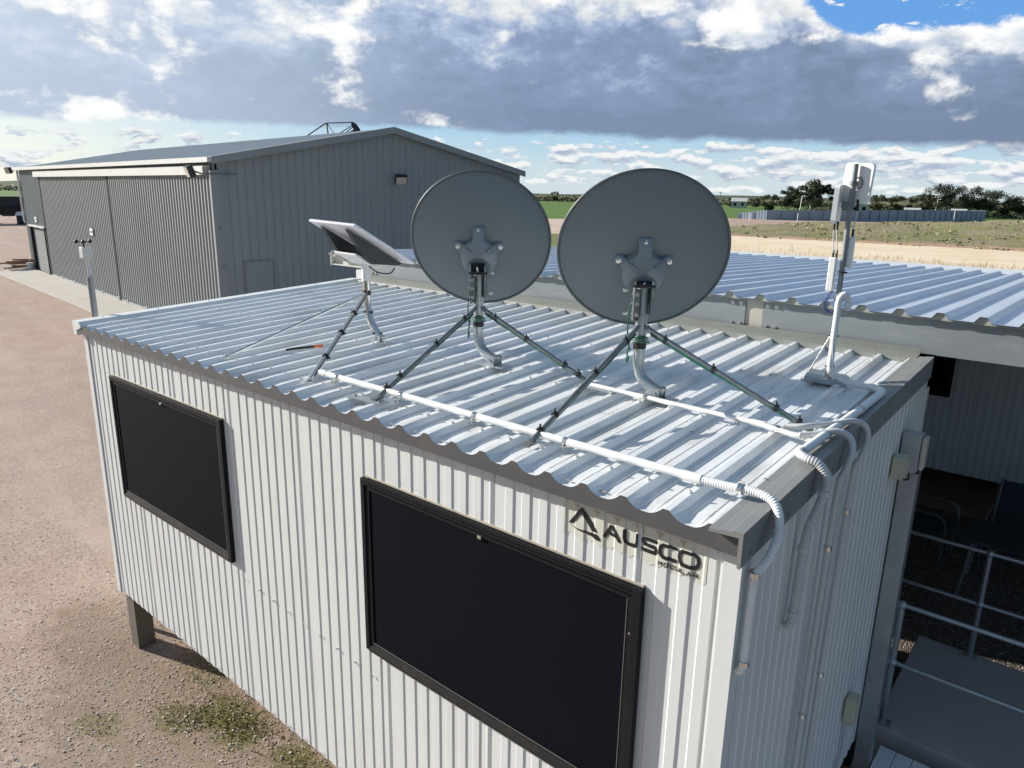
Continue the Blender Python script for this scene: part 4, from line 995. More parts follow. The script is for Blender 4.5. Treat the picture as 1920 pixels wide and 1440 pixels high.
for cx, cy, z0, z1, w in ((ax-.050, ay-.01, 3.645, 3.835, .040), (ax+.024, ay+.026, 3.78, 3.95, .034)):
    mb = MB(); mb.bbox((cx-w/2, cy-.016, z0), (cx+w/2, cy+.016, z1), .007); mb.build('radio_unit', 'white_plastic', am)
for dx in (-.060, -.042):
    mb = MB(); mb.tube(spline([(ax+dx-.010, ay-.005, 4.03), (ax+dx-.006, ay-.012, 3.95), (ax+dx+.004, ay-.012, 3.88), (ax+dx+.004, ay-.010, 3.83)], .02), .0032, 6); mb.build('coax_cable', 'pvc_grey', am)
mb = MB(); mb.tube(spline([(ax+.03, ay+.02, 4.14), (ax+.030, ay+.03, 4.06), (ax+.018, ay+.03, 3.98), (ax+.024, ay+.026, 3.93)], .02), .0032, 6); mb.build('coax_cable', 'pvc_grey', am)
for p_, q_, r_ in [((ax+dx, ay-.007, za), (ax+dx+.002, ay-.010, zb_), .0062) for dx, za, zb_ in ((-.070, 4.03, 3.985), (-.052, 4.03, 3.985), (-.056, 3.875, 3.83), (-.038, 3.875, 3.83))]+[((ax+.03, ay+.02, 4.15), (ax+.031, ay+.028, 4.09), .008), ((ax+.024, ay+.026, 3.95), (ax+.024, ay+.026, 3.99), .007)]:
    mb = MB(); mb.tube([p_, q_], r_, 8); mb.build('connector_boot', 'tape', am)
for q in (0, .010):
    mb = MB(); mb.tube(spline([(ax-.042+q, ay-.01, 3.645), (ax-.062+q, ay-.012, 3.60), (ax-.066+q, ay-.012, 3.555), (ax-.045+q, ay-.01, 3.525), (ax-.01, ay-.005, 3.53)], .015), .0034, 6); mb.build('data_cable', 'blue_cable', am)
for z in (3.60, 3.395, 3.215, 3.755):
    mb = MB(); mb.tube([(ax+.006, ay-.008, z-.003), (ax+.006, ay-.008, z+.004)], .027, 12); mb.build('cable_tie', 'tape', am)

# ------------------------------------------------------------------ conduits on the roof and down the end wall
def saddle(par, p, d, r, m_='chrome', base=None):
    d = Vector(d).normalized(); mb = MB(); mb.tube([Vector(p)-d*.010, Vector(p)+d*.010], r*1.14, 12)
    if base is not None: mb.bbox((p[0]-.012, p[1]-.035, base), (p[0]+.012, p[1]+.035, base+.017), .002)
    mb.build('saddle', m_, par)
# 1: long front conduit
zc1 = rz(.2)+.062
c1 = thing('conduit', (3.6, .2, zc1), 'longest white conduit, along the front edge of the roof and over the near corner', 'conduit', 'white conduits on the hut')
mb = MB(); mb.tube([(2.235, .21, zc1), (4.66, .195, zc1)], .0175, 14); mb.tube([(2.232, .21, zc1), (2.29, .21, zc1)], .0205, 14); mb.tube([(4.62, .195, zc1), (4.70, .195, zc1)], .0205, 14); mb.build('pipe', 'pvc', c1)
mb = MB(); corrugated(mb, [(4.68, .195, zc1), (4.80, .190, zc1+.005), (4.92, .185, zc1+.014), (5.00, .165, zc1-.005), (5.036, .125, 3.01), (5.030, .07, 2.925), (5.006, .03, 2.865), (5.000, .028, 2.75), (5.000, .025, 2.60), (4.998, .02, 2.50), (4.980, .018, 2.47)], .0165)
mb.build('flexible_pipe', 'pvc', c1)
for x in (2.40, 2.96, 3.50, 4.05): saddle(c1, (x, .2, zc1), (1,0,0), .0175, base=rz(.2)+.028)
saddle(c1, (4.86, .187, zc1+.010), (1,0,0), .019); saddle(c1, (5.0, .028, 2.87), (0,0,1), .019); saddle(c1, (5.0, .021, 2.515), (0,0,1), .019)
# 2: thinner middle conduit
zc2 = rz(1.0)+.045
c2 = thing('conduit', (4.1, 1.0, zc2), 'thinner white conduit running from the middle dish past the right dish foot', 'conduit', 'white conduits on the hut')
mb = MB(); mb.tube([(3.575, 1.035, zc2), (4.60, .985, zc2)], .0125, 12); mb.tube([(4.57, .985, zc2), (4.64, .985, zc2)], .0165, 12); mb.build('pipe', 'pvc', c2)
mb = MB(); corrugated(mb, [(4.62, .985, zc2), (4.70, .945, zc2+.004), (4.80, .90, zc2+.010), (4.84, .89, zc2+.016)], .0145); mb.build('flexible_pipe', 'pvc_grey', c2)
mb = MB(); mb.tube(spline([(4.83, .893, zc2+.015), (4.885, .94, 3.135), (4.955, 1.00, 3.150), (5.005, 1.02, 3.130), (5.030, 1.00, 3.075), (5.020, .965, 2.99), (5.004, .95, 2.90), (5.000, .93, 2.4), (5.000, .90, 1.6), (5.000, .87, .7)], .02), .0150, 12); mb.build('drop_pipe', 'pvc_grey', c2)
saddle(c2, (3.98, 1.015, zc2), (1,0,0), .0135); saddle(c2, (4.72, .94, zc2+.005), (1,-.4,0), .017)
for z in (2.62, 1.75): saddle(c2, (5.0, .935 if z > 2 else .903, z), (0,0,1), .016)
# 3: short grey conduit from the strut of the biggest dish
c3 = thing('conduit', (4.9, 1.1, 3.14), 'grey conduit dropping furthest back on the end wall, from the right dish strut', 'conduit', 'white conduits on the hut')
mb = MB(); mb.tube(spline([(4.745, .96, 3.135), (4.83, .985, 3.150), (4.90, 1.09, 3.150), (4.975, 1.20, 3.155), (5.015, 1.245, 3.125), (5.030, 1.24, 3.06), (5.018, 1.20, 2.98), (5.002, 1.185, 2.9), (5.0, 1.16, 2.4), (5.0, 1.12, 1.6), (5.0, 1.09, .7)], .02), .0135, 12); mb.build('pipe', 'pvc_grey', c3)
for z in (2.72, 1.85): saddle(c3, (5.0, 1.175 if z > 2 else 1.133, z), (0,0,1), .015)
# 4: thick conduit from the mast along the barge
c4 = thing('conduit', (4.92, 1.2, 3.13), 'thick white conduit from the antenna mast along the right-hand roof edge', 'conduit', 'white conduits on the hut')
z4 = lambda y: rz(y)+.066
mb = MB(); corrugated(mb, [(ax+.055, ay+.02, 3.545), (ax+.050, ay+.01, 3.61), (ax+.030, ay-.005, 3.632), (ax+.012, ay-.022, 3.60), (ax+.012, ay-.026, 3.52), (ax+.012, ay-.026, 3.30), (ax+.014, ay-.026, 3.20), (ax+.05, ay-.05, 3.165), (ax+.12, ay-.10, 3.165), (ax+.20, ay-.14, 3.165), (4.885, 1.862, 3.168)], .0172)
mb.build('flexible_pipe', 'pvc', c4)
mb = MB(); mb.tube(spline([(4.86, 1.875, 3.168), (4.905, 1.858, 3.168), (4.936, 1.825, 3.166), (4.940, 1.78, 3.164)], .012)+[Vector((4.936, 1.40, z4(1.40))), Vector((4.905, .72, z4(.72)))], .0205, 14); mb.build('pipe', 'pvc', c4)
mb = MB(); corrugated(mb, [(4.902, .73, z4(.72)), (4.91, .66, z4(.72)+.006), (4.95, .625, 3.125), (5.005, .625, 3.110), (5.042, .625, 3.05), (5.030, .60, 2.95), (5.008, .575, 2.85), (5.000, .56, 2.70), (5.000, .55, 2.55), (4.995, .545, 2.43), (4.975, .54, 2.40)], .0185); mb.build('flexible_drop', 'pvc_grey', c4)
for p_, d_, r_ in (((4.936, 1.42, z4(1.42)), (0,1,0), .021), ((5.038, .614, 3.0), (0,0,1), .0205), ((5.0, .566, 2.76), (0,0,1), .0205), ((4.998, .547, 2.47), (0,0,1), .0205)): saddle(c4, p_, d_, r_, 'pvc_grey')
# wall boxes
def elec(name, lo, hi, m, label, cat, extra=None):
    t = thing(name, ((lo[0]+hi[0])/2, (lo[1]+hi[1])/2, lo[2]), label, cat)
    mb = MB(); mb.bbox(lo, hi, .006); mb.build('housing', m, t)
    if extra: extra(t)
    return t
def jb(t):
    mb = MB(); mb.bbox((5.035, 2.20, 2.585), (5.043, 2.29, 2.695), .003); mb.build('lid', 'cream_box', t)
elec('junction_box', (4.968, 2.19, 2.575), (5.035, 2.30, 2.705), 'cream_box', 'small cream junction box beside the wall lamp at the rear of the end wall', 'junction box', jb)
def lamp(t):
    mb = MB(); mb.bbox((5.073, 2.375, 2.595), (5.100, 2.465, 2.80), .012); mb.build('diffuser', 'lens', t)
    mb = MB(); mb.tube(spline([(5.02, 2.40, 2.57), (5.03, 2.41, 2.52), (5.0, 2.43, 2.50)], .01), .006, 6); mb.build('cable', 'tape', t)
elec('wall_lamp', (4.968, 2.37, 2.58), (5.07, 2.47, 2.81), mat('grey_lamp_housing', (.40, .41, .40), .5), 'square grey wall lamp with a pale lens above the channel post', 'wall lamp', lamp)
def outl(t):
    mb = MB(); mb.tube(spline([(4.985, 2.01, 1.02), (4.985, 2.0, .90), (4.985, 1.99, .78), (4.985, 1.95, .70), (4.985, 1.86, .655), (4.985, 1.75, .62)], .02), .012, 8); mb.build('conduit', 'pvc_grey', t)
    mb = MB(); mb.bbox((5.030, 1.97, 1.12), (5.036, 2.05, 1.19), .002); mb.build('lid', 'cream_box', t)
elec('outlet_box', (4.968, 1.955, 1.03), (5.030, 2.065, 1.20), 'cream_box', 'dull cream outlet box low on the shaded end wall', 'outlet box', outl)

# ------------------------------------------------------------------ the big grey shed
shed = thing('farm_shed', (-24.5, 14.5, 0), 'large grey ribbed steel shed with a gable end and tall sliding doors', 'shed')
SU = Vector((-.9943, .1064, 0)).normalized(); SV = Vector((.1064, .9943, 0)).normalized(); SC = Vector((-13.1, 7.955, 0))
SL_, SW, SE, SR_ = 23.55, 11.3, 4.90, 6.02
def sp_(u, v, z): return SC+SU*u+SV*v+Vector((0,0,z))
def sheet_wall(mb, a0, a1, fz0, fz1, place, pitch=.19, dep=.028, rib=.045):
    xs = {a0, a1}; k = 0
    while a0+k*pitch < a1:
        c = a0+k*pitch
        for q in (.03, .03+.02, .03+.02+rib, .03+.04+rib): xs.add(c+q)
        k += 1
    xs = sorted(x for x in xs if a0 <= x <= a1)
    def pr(x):
        q = (x-a0) % pitch
        if q < .0301 or q > .0699+rib-.0001+.0: return 0.0
        if q < .0499: return 0.0 if q < .0302 else dep*(q-.03)/.02
        if q <= .0501+rib: return dep
        return max(0, dep*(1-(q-.05-rib)/.02))
    vs = []
    for x in xs: vs += [place(x, pr(x), fz0(x)), place(x, pr(x), fz1(x))]
    mb.add(vs, [(2*i, 2*i+2, 2*i+3, 2*i+1) for i in range(len(xs)-1)])
gz = lambda v: SE+(SR_-SE)*(1-abs(v-SW/2)/(SW/2))-.05
mb = MB()
sheet_wall(mb, 0.03, SL_, lambda x: 0, lambda x: SE-.02, lambda x, o, z: sp_(x, -o*1.3, z), .215, .03, .05)
mb.build('side_wall', 'shed_wall', shed)
mb = MB(); mids = [0.05, SW/2, SW]
sheet_wall(mb, 0.05, SW/2, lambda x: 0, gz, lambda x, o, z: sp_(.03-o, x, z), .25, .022, .180); sheet_wall(mb, SW/2, SW, lambda x: 0, gz, lambda x, o, z: sp_(.03-o, x, z), .25, .022, .180)
mb.build('gable_wall', 'shed_wall', shed)
mb = MB(); mb.add([sp_(0, SW, 0), sp_(SL_, SW, 0), sp_(SL_, SW, SE), sp_(0, SW, SE), sp_(SL_, 0, 0), sp_(SL_, 0, SE), sp_(SL_, SW/2, SR_)], [(1,0,3,2), (4,1,2,6,5)]); mb.build('rear_wall', 'shed_wall', shed)
mb = MB()
def roof_side(v0, z0, v1, z1, sgn):
    xs = []; k = 0; pitch = .32
    while k*pitch < SL_+.2: xs += [k*pitch-.15, k*pitch-.15+.10, k*pitch-.15+.13, k*pitch-.15+.19, k*pitch-.15+.22]; k += 1
    h = [0, 0, .035, .035, 0]
    vs = []
    for i, x in enumerate(xs): vs += [sp_(x, v0, z0+h[i % 5]), sp_(x, v1, z1+h[i % 5])]
    mb.add(vs, [((2*i, 2*i+2, 2*i+3, 2*i+1) if sgn > 0 else (2*i+2, 2*i, 2*i+1, 2*i+3)) for i in range(len(xs)-1)])
roof_side(-.12, SE-.02, SW/2, SR_, -1); roof_side(SW+.12, SE-.02, SW/2, SR_, 1)
mb.build('roof', 'shed_roof', shed)
for v0, z0, v1, z1 in ((-.14, SE-.02, SW/2, SR_), (SW+.14, SE-.02, SW/2, SR_)):
    mb = MB(); mb.prism([sp_(-.16, v0, z0+.05), sp_(-.16, v1, z1+.05), sp_(-.16, v1, z1-.13), sp_(-.16, v0, z0-.13)], SU*-.0, SU*.05)
    mb.prism([sp_(-.16, v0, z0+.052), sp_(-.16, v1, z1+.052), sp_(.12, v1, z1+.052), sp_(.12, v0, z0+.052)], (0,0,0), (0,0,.012)); mb.build('barge', 'shed_wall', shed)
mb = MB(); mb.prism([sp_(-.15, -.13, SE+.03), sp_(-.15, -.26, SE+.03), sp_(-.15, -.26, SE-.10), sp_(-.15, -.13, SE-.10)], (0,0,0), SU*(SL_+.3)); mb.build('gutter', 'shed_trim', shed)
mb = MB(); mb.prism([sp_(.22, -.06, SE-.16), sp_(.22, -.26, SE-.20), sp_(.22, -.26, SE-.42), sp_(.22, -.06, SE-.42)], (0,0,0), SU*19.4); mb.build('door_track_cover', 'shed_trim', shed)
for u0, u1 in ((.02, 9.08), (9.12, 19.3)):
    mb = MB(); off = .10 if u0 < 5 else .07
    sheet_wall(mb, u0, u1, lambda x: .10, lambda x: SE-.40, lambda x, o, z, off=off: sp_(x, -off-o, z), .215, .042, .065)
    d = mb.build('sliding_door', 'shed_door', shed)
    mb = MB(); mb.prism([sp_(u1-.10, -off, .10), sp_(u1-.10, -off-.06, .10), sp_(u1+.06, -off-.06, .10), sp_(u1+.06, -off, .10)], (0,0,0), (0,0,SE-.5)); mb.build('door_stile', 'shed_seam', d)
    mb = MB()
    for q in np.arange(u0+.3, u1, 2.0): mb.box((-.09, -.05, 0), (.09, .02, .09), Matrix.Translation(sp_(q, -off-.02, .105)))
    mb.prism([sp_(u0, -off-.002, .10), sp_(u0, -off-.05, .10), sp_(u0, -off-.05, .16), sp_(u0, -off-.002, .16)], (0,0,0), SU*(u1-u0)); mb.build('floor_guide', 'galv', d)
mb = MB(); xs_ = np.arange(.10, 2.16, .038); vs = []
for i, z in enumerate(xs_): o = -.02 if i % 2 else -.045; vs += [sp_(19.50, o, z), sp_(22.2, o, z)]
mb.add(vs, [(2*i+1, 2*i, 2*i+2, 2*i+3) for i in range(len(xs_)-1)]); rd = mb.build('roller_door', 'roller', shed)
for u in (19.42, 22.2): mb = MB(); mb.prism([sp_(u, -.02, .1), sp_(u, -.16, .1), sp_(u+.10, -.16, .1), sp_(u+.10, -.02, .1)], (0,0,0), (0,0,2.1)); mb.build('door_jamb', 'shed_seam', rd)
mb = MB(); mb.prism([sp_(19.3, -.02, 2.2), sp_(19.3, -.20, 2.2), sp_(19.3, -.20, 2.27), sp_(19.3, -.02, 2.27)], (0,0,0), SU*3.1); mb.build('lintel', 'shed_trim', rd)
for u, z, w, h in ((21.05, 2.42, .34, .24), (11.62, 2.30, .34, .26)):
    mb = MB(); o = -.06 if u > 20 else -.14
    mb.prism([sp_(u, o, z), sp_(u+w, o, z), sp_(u+w, o, z+h), sp_(u, o, z+h)], SV*-.02, (0,0,0)); s_ = mb.build('sign', 'post_white', shed)
    mb = MB()
    if u > 20: mb.prism([sp_(u+.12, o-.022, z+.07), sp_(u+.22, o-.022, z+.07), sp_(u+.22, o-.022, z+.17), sp_(u+.12, o-.022, z+.17)], SV*-.004, (0,0,0))
    else:
        for q in (.05, .13, .21): mb.prism([sp_(u+q, o-.022, z+.09), sp_(u+q+.05, o-.022, z+.09), sp_(u+q+.05, o-.022, z+.16), sp_(u+q, o-.022, z+.16)], SV*-.004, (0,0,0))
    mb.build('sign_mark', 'black', s_)
mb = MB(); mb.tube([sp_(SL_+.03, -.10, SE-.1), sp_(SL_+.03, -.10, 2.45), sp_(SL_+.02, -.06, 2.30)], .05, 8); mb.build('downpipe', 'post_white', shed)
mb = MB(); mb.prism([sp_(-.035, .60, .05), sp_(-.035, 1.42, .05), sp_(-.035, 1.42, 2.15), sp_(-.035, .60, 2.15)], (0,0,0), SU*.03); dr = mb.build('access_door', mat('flat_access_door', (.225, .245, .258), .5), shed)
mb = MB(); mb.prism([sp_(-.045, .56, 2.15), sp_(-.045, 1.46, 2.15), sp_(-.045, 1.46, 2.185), sp_(-.045, .56, 2.185)], (0,0,0), SU*.04); mb.prism([sp_(-.045, 1.43, .05), sp_(-.045, 1.46, .05), sp_(-.045, 1.46, 2.15), sp_(-.045, 1.43, 2.15)], (0,0,0), SU*.04); mb.build('door_frame', 'dish_grey', dr)
mb = MB(); mb.prism([sp_(-.045, -.17, 0), sp_(-.045, .10, 0), sp_(.018, .10, 0), sp_(.018, -.17, 0)], (0,0,0), (0,0,SE-.30))
for z in (3.1, 2.05): mb.box((-.04, -.05, -.04), (.04, .05, .04), Matrix.Translation(sp_(-.06, .03, z)))
mb.build('corner_flashing', 'shed_wall', shed)
def flood(c, face, arm):
    c = Vector(c); d = Vector(face).normalized(); s_ = d.cross(Vector((0,0,1))).normalized(); u_ = s_.cross(d)
    X = Matrix.Translation(c) @ Matrix((s_, d, u_)).transposed().to_4x4()
    mb = MB(); mb.bbox((-.19, -.09, -.15), (.19, .07, .15), .02, X); o = mb.build('floodlight', 'black', shed)
    mb = MB(); mb.bbox((-.165, .068, -.125), (.165, .080, .125), .004, X); mb.build('lamp_glass', 'lens', o)
    mb = MB(); mb.tube([c-d*.08, Vector(arm[0])]+[Vector(a) for a in arm[1:]], .022, 8); mb.build('lamp_arm', 'galv_dark', o)
flood(sp_(.15, -.62, 4.55), (-.25, -1, -.35), [sp_(-.06, -.40, 4.50), sp_(-.06, .55, 4.52)])
flood(sp_(-.30, 5.76, 4.50), (.9, -.55, -.65), [sp_(.0, 5.76, 4.48)])
flood(sp_(SL_+.78, -.32, 4.80), (.25, -.95, -.30), [sp_(SL_+.3, 0, 4.74), sp_(SL_, 0, 4.74)])
mb = MB(); mb.prism([sp_(-.4, -.10, .02), sp_(-.4, -1.65, .02), sp_(9, -1.62, .02), sp_(SL_-1.3, -1.85, .02), sp_(SL_-.10, -.10, .02)], (0,0,0), (0,0,.075)); tag(mb.build('apron', 'concrete'), kind='structure')
# boom showing over the ridge
bo = thing('lattice_boom', (-30.2, 25.0, 0), 'dark lattice boom showing above the ridge of the shed', 'boom')
q = lambda a, b, z: Vector((-31.058+1.57*a, 23.522+2.1*a, z))+SV*b
mb = MB()
mb.bar(q(0, 0, 7.19), q(.36, 0, 7.83), .06); mb.bar(q(.36, 0, 7.83), q(.93, 0, 7.93), .05); mb.bar(q(.38, 0, 7.81), q(.41, 0, 6.6), .06); mb.bar(q(.39, 0, 7.80), q(.60, 0, 7.0), .035)
mb.bar(q(.94, 0, 7.80), q(.55, 0, 7.15), .05); mb.bar(q(.96, 0, 7.74), q(.70, 0, 7.20), .05); mb.bar(q(0, 0, 7.19), q(-.55, 0, 6.2), .06); mb.bar(q(.41, 0, 6.6), q(.41, 0, 0), .10); mb.bar(q(1.0, 0, 7.4), q(1.0, 0, 0), .10)
mb.bar(q(.55, 0, 7.15), q(.41, 0, 6.6), .05); mb.bar(q(-.55, 0, 6.2), q(.41, 0, 6.2), .05); mb.build('truss', 'black', bo)
mb = MB(); mb.prism([q(.92, -.1, 7.95), q(.99, -.1, 7.82), q(1.06, -.1, 7.55), q(1.05, -.1, 7.30), q(.80, -.1, 7.28), q(.98, -.1, 7.55), q(.94, -.1, 7.70)], (0,0,0), SV*.2); mb.build('head', 'black', bo)

# ------------------------------------------------------------------ yard things on the left
ws = thing('weather_station', (-1.0, .18, 0), 'small weather station with spinning cups on a pole behind the left roof edge', 'weather station')
mb = MB(); mb.tube([(-.995, .18, 0), (-1.012, .18, 3.385)], .026, 12); mb.build('post', mat('grey_post', (.24, .25, .26), .5, .3), ws)
mb = MB(); mb.tube([(-1.012, .18, 3.35), (-1.02, .18, 3.56)], .013, 10); mb.build('upper_pole', 'pvc_grey', ws)
mb = MB(); mb.bbox((-1.055, .135, 3.545), (-.975, .215, 3.640), .006)
for z in (3.56, 3.583, 3.606): mb.box((-1.057, .133, z), (-.973, .217, z+.004))
mb.build('shelter', 'shed_trim', ws)
mb = MB(); cxx, cyy, czz = -1.055, .17, 3.685
mb.tube([(cxx+.02, cyy, 3.60), (cxx+.02, cyy, czz)], .007, 8)
for k in range(3):
    a = R(100+120*k); p = Vector((cxx+.02+.060*math.cos(a), cyy+.060*math.sin(a), czz)); mb.tube([(cxx+.02, cyy, czz), p], .004, 6); mb.sphere(p, .017, 10, 6)
mb.build('cups', 'black', ws)
tr = thing('hopper_trailer', (-90, 22, 0), 'dark hopper trailer parked beyond the left end of the shed', 'trailer')
td = Vector((.28, .96, 0)).normalized(); tn = Vector((td.y, -td.x, 0)); T0 = Vector((-89.0, 24.4, 0))
def tp(a, b, z): return T0+td*a+tn*b+Vector((0,0,z))
for c in (-4.0, 0.2):
    mb = MB(); top = [tp(c-2.1, -1.1, 2.85), tp(c+2.1, -1.1, 2.85), tp(c+2.1, 1.1, 2.85), tp(c-2.1, 1.1, 2.85)]; midp = [p-Vector((0,0,1.0)) for p in top]; bot = [tp(c-.5, -.5, .75), tp(c+.5, -.5, .75), tp(c+.5, .5, .75), tp(c-.5, .5, .75)]
    mb.add(top+midp+bot, [(0,1,2,3), (8,9,10,11)]+[(4*r+i, 4*r+(i+1) % 4, 4*(r+1)+(i+1) % 4, 4*(r+1)+i) for r in (0, 1) for i in range(4)]); mb.build('hopper', 'trailer', tr)
for b in (-.5, .5): mb = MB(); mb.bar(tp(-6.5, b, .95), tp(2.6, b, .95), .16); mb.build('chassis_rail', 'trailer', tr)
for a in (-1.95, 2.3, -5.9):
    for b in (-1.0, 1.0):
        mb = MB(); mb.tube([tp(a, b-.14, .5), tp(a, b+.14, .5)], .5, 20); mb.build('wheel', 'rubber', tr)
dm = thing('water_drum', (-85.0, 24.66, 0), 'black drum with a white lid between the dark trailer and the shed corner', 'drum')
mb = MB(); mb.tube([(-85.0, 24.66, 0), (-85.0, 24.66, .95)], .5, 20); mb.build('barrel', 'black', dm)
mb = MB(); mb.tube([(-85.0, 24.66, .95), (-85.0, 24.66, 1.25), (-85.0, 24.66, 1.33)], .53, 20, rad=[.56, .5, .3]); mb.build('lid', 'post_white', dm)
dp = thing('scrap_pile', (-36.4, 9.9, 0), 'low pile of timber and metal offcuts by the far corner of the concrete apron', 'scrap pile')
for k in range(9):
    a = R(random.uniform(60, 130)); c = Vector((-36.9+random.uniform(0, 1.0), 10.1+random.uniform(-.45, .35), .06+.060*k)); L = random.uniform(.45, .9)
    mb = MB(); mb.bar(c-Vector((math.cos(a), math.sin(a), 0))*L, c+Vector((math.cos(a), math.sin(a), random.uniform(-.05, .05)))*L, random.uniform(.08, .22), .07); mb.build('offcut', ('timber', 'galv_dark', 'galv')[k % 3] if k < 6 else 'timber', dp)
bk = thing('white_bucket', (-35.55, 10.15, 0), 'white bucket standing at the shed corner beside the scrap pile', 'bucket')
mb = MB(); mb.tube([(-35.6, 10.05, .0), (-35.6, 10.05, .42)], .15, 14, rad=[.12, .15]); mb.build('pail', 'post_white', bk)
mb = MB(); mb.tube([(-35.6+.15*math.cos(a), 10.05, .40+.14*math.sin(a)) for a in np.linspace(0, 3.14, 9)], .008, 6); mb.build('handle', 'galv_dark', bk)

# ------------------------------------------------------------------ beyond: fence, posts, cottages, trees
fe = thing('steel_fence', (-37, 154, 0), 'long blue-grey corrugated steel fence across the paddock', 'fence')
FP = [(-56.3, 143.2), (-50.5, 143.6), (-37.4, 153.2), (-28.2, 172.0), (-21.0, 200.0)]
H = [1.15, 1.85, 2.1, 2.4, 2.2]
for i in range(len(FP)-1):
    a = Vector((*FP[i], 0)); b = Vector((*FP[i+1], 0)); L = (b-a).length; n_ = max(2, int(L/2.4)); nn_ = Vector((-(b-a).y, (b-a).x, 0)).normalized()
    mb = MB(); vs = []; m_ = n_*10
    for k in range(m_+1):
        t = k/m_; p = a.lerp(b, t)+nn_*(.03 if k % 2 else 0); vs += [p, p+Vector((0,0, H[i]+(H[i+1]-H[i])*t))]
    mb.add(vs, [(2*k, 2*k+2, 2*k+3, 2*k+1) for k in range(m_)]); mb.build('panel', 'fence_blue', fe)
    for k in range(n_+1):
        mb = MB(); p = a.lerp(b, k/n_)-nn_*.10; h = H[i]+(H[i+1]-H[i])*k/n_; mb.bar(p, p+Vector((0,0,h)), .09); mb.build('post', 'fence_dark', fe)
for (x, y, h, lab, cat) in ((-49.4, 132.5, 1.35, 'short white post in front of the left part of the long fence', 'post'), (-43.0, 139.5, 1.5, 'white post in front of the middle of the long fence, left of the antenna mast', 'post'), (-23.3, 176.0, 2.2, 'white post against the right end of the long fence', 'post')):
    mb = MB(); mb.tube([(x, y, 0), (x, y, h)], .07, 8); mb.sphere((x, y, h), .075, 8, 5); tag(mb.build('marker_post', 'post_white', None, (x, y, 0)), lab, cat, 'white marker posts by the fence')
mb = MB(); mb.tube([(-13.47, 53.45, 0), (-13.56, 53.45, .75)], .016, 6); mb.tube([(-13.55, 53.45, .66), (-13.56, 53.45, .75)], .022, 6); tag(mb.build('survey_rod', 'rust', None, (-13.47, 53.45, 0)), 'thin rusty rod standing alone in the pale sand', 'rod')
pp = thing('power_pole', (-131, 298, 0), 'tall thin power pole beyond the green field right of the right-hand dish', 'pole')
mb = MB(); mb.tube([(-131, 298, 0), (-131, 298, 6.4)], .14, 8); mb.build('pole', 'bark', pp); mb = MB(); mb.bar((-131.9, 297.4, 6.0), (-130.1, 298.6, 6.0), .12); mb.build('cross_arm', 'bark', pp)
for x, y, h, lab in ((-35.9, 223.9, 4.6, 'tall white pole leaning in front of the trees on the right'), (-63.6, 200, 4.9, 'white pole with a lamp arm by the tallest gum tree')):
    t = thing('light_pole', (x, y, 0), lab, 'pole', 'white poles among the trees'); mb = MB(); mb.tube([(x, y, 0), (x+.35, y, h)], .12, 8); mb.build('pole', 'post_white', t); mb = MB(); mb.bar((x+.35, y, h), (x+1.1, y, h+.1), .10); mb.build('lamp_arm', 'post_white', t)
def cottage(x, y, w, d, h, rf, m_, label, a=0.0):
    t = thing('farm_cottage', (x, y, 0), label, 'building', 'farm buildings among the trees'); X = Matrix.Translation((x, y, 0)) @ Matrix.Rotation(a, 4, 'Z')
    mb = MB(); mb.box((-w/2, -d/2, 0), (w/2, d/2, h), X)
    mb.build('wall', m_, t)
    mb = MB(); mb.prism([X @ Vector(p) for p in ((-w/2-.3, -d/2-.3, h), (-w/2-.3, 0, h+rf), (-w/2-.3, d/2+.3, h), (-w/2-.3, d/2+.3, h+.05), (-w/2-.3, 0, h+rf+.08), (-w/2-.3, -d/2-.3, h+.05))], (0,0,0), X.to_3x3() @ Vector((w+.6, 0, 0))); mb.build('roof', 'shed_trim', t)
    for q in (-.25, .25): mb = MB(); mb.box((q*w-.45, -d/2-.04, h*.35), (q*w+.45, -d/2-.005, h*.78), X); mb.build('window', 'screen', t)
cottage(-52.0, 212.2, 4.2, 4, 3.0, .8, 'cottage', 'pale farm building showing behind the antenna mast', R(20))
cottage(-39.5, 215, 3.4, 3, 1.9, .4, 'cottage_cream', 'low cream hut in front of the trees right of the mast', R(10))
cottage(-29.2, 217, 3.0, 3, 1.75, .55, 'cottage', 'small pale building under the wide gum trees, on the left of a pair', R(8))
cottage(-25.5, 217.6, 3.6, 3, 1.7, .3, 'cottage', 'small pale building under the wide gum trees, on the right of a pair', R(8))
cottage(-122, 297, 6, 5, 2.6, 1.4, 'cottage', 'distant farmhouse across the green field', R(20))

